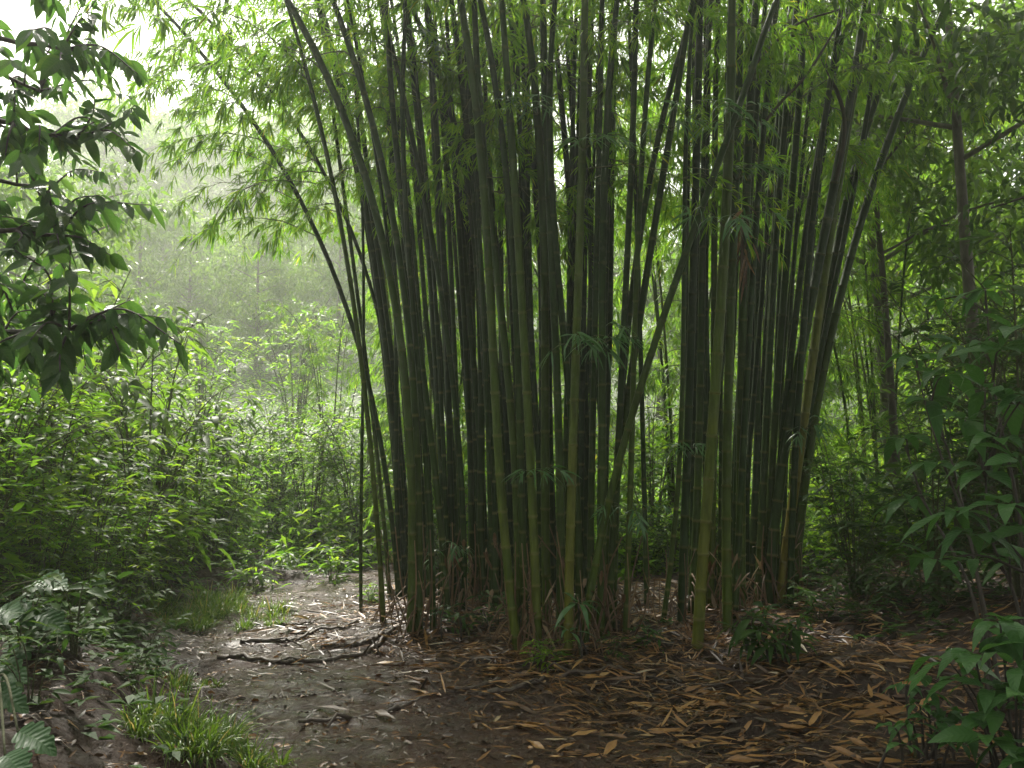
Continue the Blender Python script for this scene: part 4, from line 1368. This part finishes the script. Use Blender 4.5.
whorl_plant("bright green plant with drooping broad leaves in the bottom right corner", (2.35, 4.15), [((1000, 622), 4.0, 5), ((990, 690), 3.9, 7), ((960, 680), 4.05, 6), ((1030, 700), 3.75, 7), ((1015, 640), 4.1, 6), ((985, 735), 3.85, 6), ((1040, 760), 3.7, 7), ((975, 655), 3.95, 6), ((1015, 668), 3.8, 7), ((1025, 630), 3.9, 6), ((1000, 710), 3.95, 6), ((950, 662), 4.2, 5), ((1020, 745), 3.8, 6)], .235, .37, 1501)
whorl_plant("low sprouting plant with small pointed leaves left of the bottom right plant", (1.85, 4.2), [((905, 685), 4.25, 5), ((920, 705), 4.15, 6), ((945, 712), 4.2, 6), ((895, 728), 4.1, 5), ((930, 740), 4.05, 6), ((958, 745), 4.05, 6), ((965, 715), 4.2, 5), ((910, 722), 4.12, 6), ((935, 722), 4.1, 6), ((925, 690), 4.25, 5), ((948, 730), 4.1, 6), ((905, 745), 4.05, 6), ((970, 735), 4.1, 6)], .125, .34, 1502, name="low_plant")
g = ground_hit(772, 660)
whorl_plant("bushy dark green plant at the right foot of the clump", (g[0], g[1]), [((772, 625), g[1], 9), ((752, 618), g[1] - .05, 8), ((795, 628), g[1] - .05, 8), ((760, 642), g[1] - .12, 8), ((785, 645), g[1] - .12, 8), ((742, 632), g[1], 7), ((800, 640), g[1], 7),
                                                                         ((775, 655), g[1] - .1, 8), ((758, 630), g[1] - .18, 8), ((788, 632), g[1] - .18, 8), ((772, 645), g[1] - .2, 9), ((745, 645), g[1] - .12, 7), ((800, 620), g[1] - .02, 7), ((765, 610), g[1] + .05, 7)],   .21, .23, 1503, mat='dark_leaf', name="bushy_plant")
g = ground_hit(578, 655)
whorl_plant("small palm-like sprout with radiating leaves at the middle culm feet", (g[0], g[1] - .06), [((578, 604), g[1] - .12, 9), ((570, 632), g[1] - .15, 5)], .23, .18, 1504, mat='spray_leaf', name="leafy_sprout")
g = ground_hit(468, 640)
whorl_plant("small sprout with oval leaves in front of the left culm feet", (g[0], g[1] - .05), [((440, 612), g[1] - .05, 5), ((460, 618), g[1] - .1, 6), ((482, 610), g[1] - .05, 5)], .12, .32, 1505, mat='dark_leaf', name="leafy_sprout")


def lobed_plant(label, foot, lvs, seed):
    r = np.random.default_rng(seed)
    b = np.array([foot[0], foot[1], float(H(*foot))])
    t = thing("lobed_leaf_plant", b, label, "plant")
    for (px, py), Yd, (dx, dy, dz), L in lvs:
        gh = ground_hit(max(px, 2), py)
        base = at(px, py, min(Yd, gh[1] * .94)) - b
        st, lv = MB(), MB()
        q = spline(np.array([[0, 0, -.03], base * .5 + [0, 0, .1], base]), 10)
        tube(st, q, np.linspace(.007, .004, 10), 5, .5)
        L = L * .8
        leaves(lv, [base], [dx, dy, dz], [0, -.5, 1.], L, L * r.uniform(.62, .75), droop=r.uniform(.15, .3), tmpl=T_LOBED, wave=.06, fold=.12, var=r.uniform(.0, .3, 1), r=r)
        s = st.build("stalk", 'twig', t)
        lv.build("leaf", 'whorl_leaf', s)
    return t


lobed_plant("plant with one big lobed leaf spread low at the bottom left", (-2.15, 3.75), [((18, 732), 3.65, (1, -.25, -.1), .22), ((5, 755), 3.6, (.7, -.5, -.1), .2)], 1600)
lobed_plant("plant with several drooping lobed leaves at the left frame edge", (-2.55, 4.2), [((-8, 665), 3.8, (1, -.2, -.1), .24), ((-10, 690), 3.75, (1, -.1, -.3), .22), ((0, 608), 4.0, (1, -.3, -.15), .26), ((36, 612), 4.1, (1, -.1, -.4), .24),
                                                                                         ((38, 580), 4.3, (1, -.3, 0), .24), ((10, 640), 4.1, (.8, -.4, -.3), .2)], 1601)


# ------------------------------------------------------------------ grass
def grass(name, label, xy, rx, ry, n, L, seed, tall=1.):
    r = np.random.default_rng(seed)
    nc = max(8, n // 60)
    ca = r.uniform(0, 6.28, nc)
    cr = np.sqrt(r.uniform(0, 1, nc)) * (1 + .3 * np.sin(ca * 3 + seed))
    cs = r.uniform(.45, 1.15, nc) * (1.15 - .5 * cr)
    k = r.choice(nc, n, p=(cs / cs.sum()))
    az = r.uniform(0, 6.28, n)
    off = r.uniform(0, .05, n)
    x, y = xy[0] + rx * cr[k] * np.cos(ca[k]) + off * np.cos(az), xy[1] + ry * cr[k] * np.sin(ca[k]) + off * np.sin(az)
    d = np.stack([np.cos(az) * .45, np.sin(az) * .45, np.ones(n)], 1) + r.normal(0, .2, (n, 3))
    LL = L * r.uniform(.35, 1.25, n) * cs[k]
    mb = MB()
    vv = np.where(r.uniform(size=n) < .07, 1.0, np.clip(r.normal(.4, .22, n), 0, .9))
    leaves(mb, np.stack([x, y, H(x, y) - .01], 1), d, np.stack([-np.cos(az), -np.sin(az), np.full(n, .3)], 1), LL, r.uniform(.004, .009, n), droop=r.uniform(.2, 1.0, n), var=vv, fold=.3, tmpl=template([0, .3, .55, .8, 1], [.35, .5, .42, .25, .01]), r=r)
    tag(mb.build(name, 'grass'), label, "grass", kind="stuff")


g = ground_hit(200, 745)
grass("grass", "tuft of green grass at the bottom left beside the path", (g[0], g[1]), .30, .32, 3000, .38, 1)
g = ground_hit(196, 622)
grass("grass", "sunlit yellow-green grass on the left path edge", (g[0] - .1, g[1] + .1), .85, .9, 6500, .42, 2)
g = ground_hit(185, 685)
grass("grass", "thin grass strip on the lip of the left bank", (g[0], g[1]), .25, .4, 900, .2, 3)
grass("grass", "pale grass in the mist beyond the path end", (-2.3, 11.6), 1.6, .6, 2600, .4, 4)

# low ground cover under the shrubs on both sides
rg = np.random.default_rng(44)
mb = MB()
n = 5200
gx_ = np.concatenate([rg.uniform(-7, -1.2, n // 2), rg.uniform(1.8, 7.5, n // 2)])
gy_ = rg.uniform(3.2, 13, n)
ok = np.where(gx_ < 0, path_l(gy_) - gx_ > .3, (gx_ > 2.5 + .25 * np.sin(gy_ * 3)) & (gy_ > 6.6 - .0 * gx_))
gx_, gy_ = gx_[ok], gy_[ok]
for x, y in zip(gx_, gy_):
    m = 5
    az = rg.uniform(0, 6.28, m)
    d = np.stack([np.cos(az), np.sin(az), rg.uniform(.1, .7, m)], 1)
    L = rg.uniform(.05, .12, m)
    leaves(mb, np.tile([x, y, float(H(x, y)) + rg.uniform(.02, .16)], (m, 1)), d, [0, 0, 1.], L, L * .36, droop=.3, tmpl=T_FAR, r=rg)
tag(mb.build("ground_cover", 'dark_leaf'), "low leafy ground cover under the shrubs on both sides", "ground cover", kind="stuff")

rg = np.random.default_rng(45)
mb = MB()
n = 4200
yy = 9.8 + 50 * rg.uniform(0, 1, n) ** 1.7
xx = rg.uniform(-.62, .62, n) * yy
ok = (yy > 11.2) | (xx > -.2) & (yy > 9.9)
for x, y in zip(xx[ok], yy[ok]):
    m = 26
    h = rg.uniform(.25, .9)
    p = np.array([x, y, float(H(x, y))]) + rg.normal(0, 1, (m, 3)) * [.22, .22, 0] + np.array([0, 0, 1.]) * rg.uniform(.03, h, (m, 1))
    d = rg.normal(0, 1, (m, 3)) * [1, 1, .3]
    L = rg.uniform(.09, .2, m)
    leaves(mb, p, d, np.array([0, 0, 1.]) + rg.normal(0, .4, (m, 3)), L, L * .3, droop=.3, tmpl=T_FAR, var=np.clip(rg.normal(.4, .2, m) + rg.normal(0, .12), 0, 1), r=rg)
tag(mb.build("undergrowth", 'fresh_leaf'), "knee high leafy undergrowth covering the forest floor beyond the clump", "undergrowth", kind="stuff")

# ------------------------------------------------------------------ haze, sky, sun
m, nt, out = new_mat("forest haze")
pv = N(nt, "ShaderNodeVolumePrincipled")
pv.inputs["Color"].default_value = (.94, .97, .88, 1)
pv.inputs["Density"].default_value = .0030
pv.inputs["Anisotropy"].default_value = .55
nt.links.new(pv.outputs[0], out.inputs["Volume"])
M['haze'] = m
mb = MB()
x0, x1, y0, y1, z0, z1 = -192, 192, -20, 248, -3, 112
V = [(x, y, z) for x in (x0, x1) for y in (y0, y1) for z in (z0, z1)]
mb.add(V, [(0, 1, 3, 2), (4, 6, 7, 5), (0, 4, 5, 1), (2, 3, 7, 6), (0, 2, 6, 4), (1, 5, 7, 3)])
tag(mb.build("haze", 'haze', smooth=False), "pale mist filling the forest", "mist", kind="stuff")

SUN_DIR = unit(np.array([-.27, .70, .86]))
elev = math.asin(SUN_DIR[2])
w = bpy.data.worlds.new("World")
scene.world = w
w.use_nodes = True
nt = w.node_tree
bg = nt.nodes["Background"]
sky = nt.nodes.new("ShaderNodeTexSky")
sky.sky_type = 'NISHITA'
sky.sun_disc = False
sky.sun_elevation = elev
sky.sun_rotation = math.atan2(SUN_DIR[0], SUN_DIR[1])
sky.dust_density = 1.5
sky.air_density = 1.5
hs = nt.nodes.new("ShaderNodeHueSaturation")
hs.inputs["Saturation"].default_value = .16
nt.links.new(sky.outputs[0], hs.inputs["Color"])
nt.links.new(hs.outputs[0], bg.inputs[0])
bg.inputs[1].default_value = .05
sl = bpy.data.lights.new("sun", 'SUN')
sl.energy = 3.5
sl.angle = rad(10)
sl.color = (1, .95, .86)
so = bpy.data.objects.new("sun", sl)
from mathutils import Vector
so.rotation_euler = Vector(-SUN_DIR).to_track_quat('-Z', 'Y').to_euler()
so.location = (0, 0, 20)
COL.objects.link(so)

vs = scene.view_settings
vs.view_transform = 'Standard'
vs.look = 'None'
vs.exposure = 2.15
vs.gamma = 1
c = scene.cycles
c.use_denoising = True
c.max_bounces = 7
c.diffuse_bounces = 4
c.glossy_bounces = 2
c.transmission_bounces = 4
c.volume_bounces = 2
c.transparent_max_bounces = 4
c.caustics_reflective = False
c.caustics_refractive = False
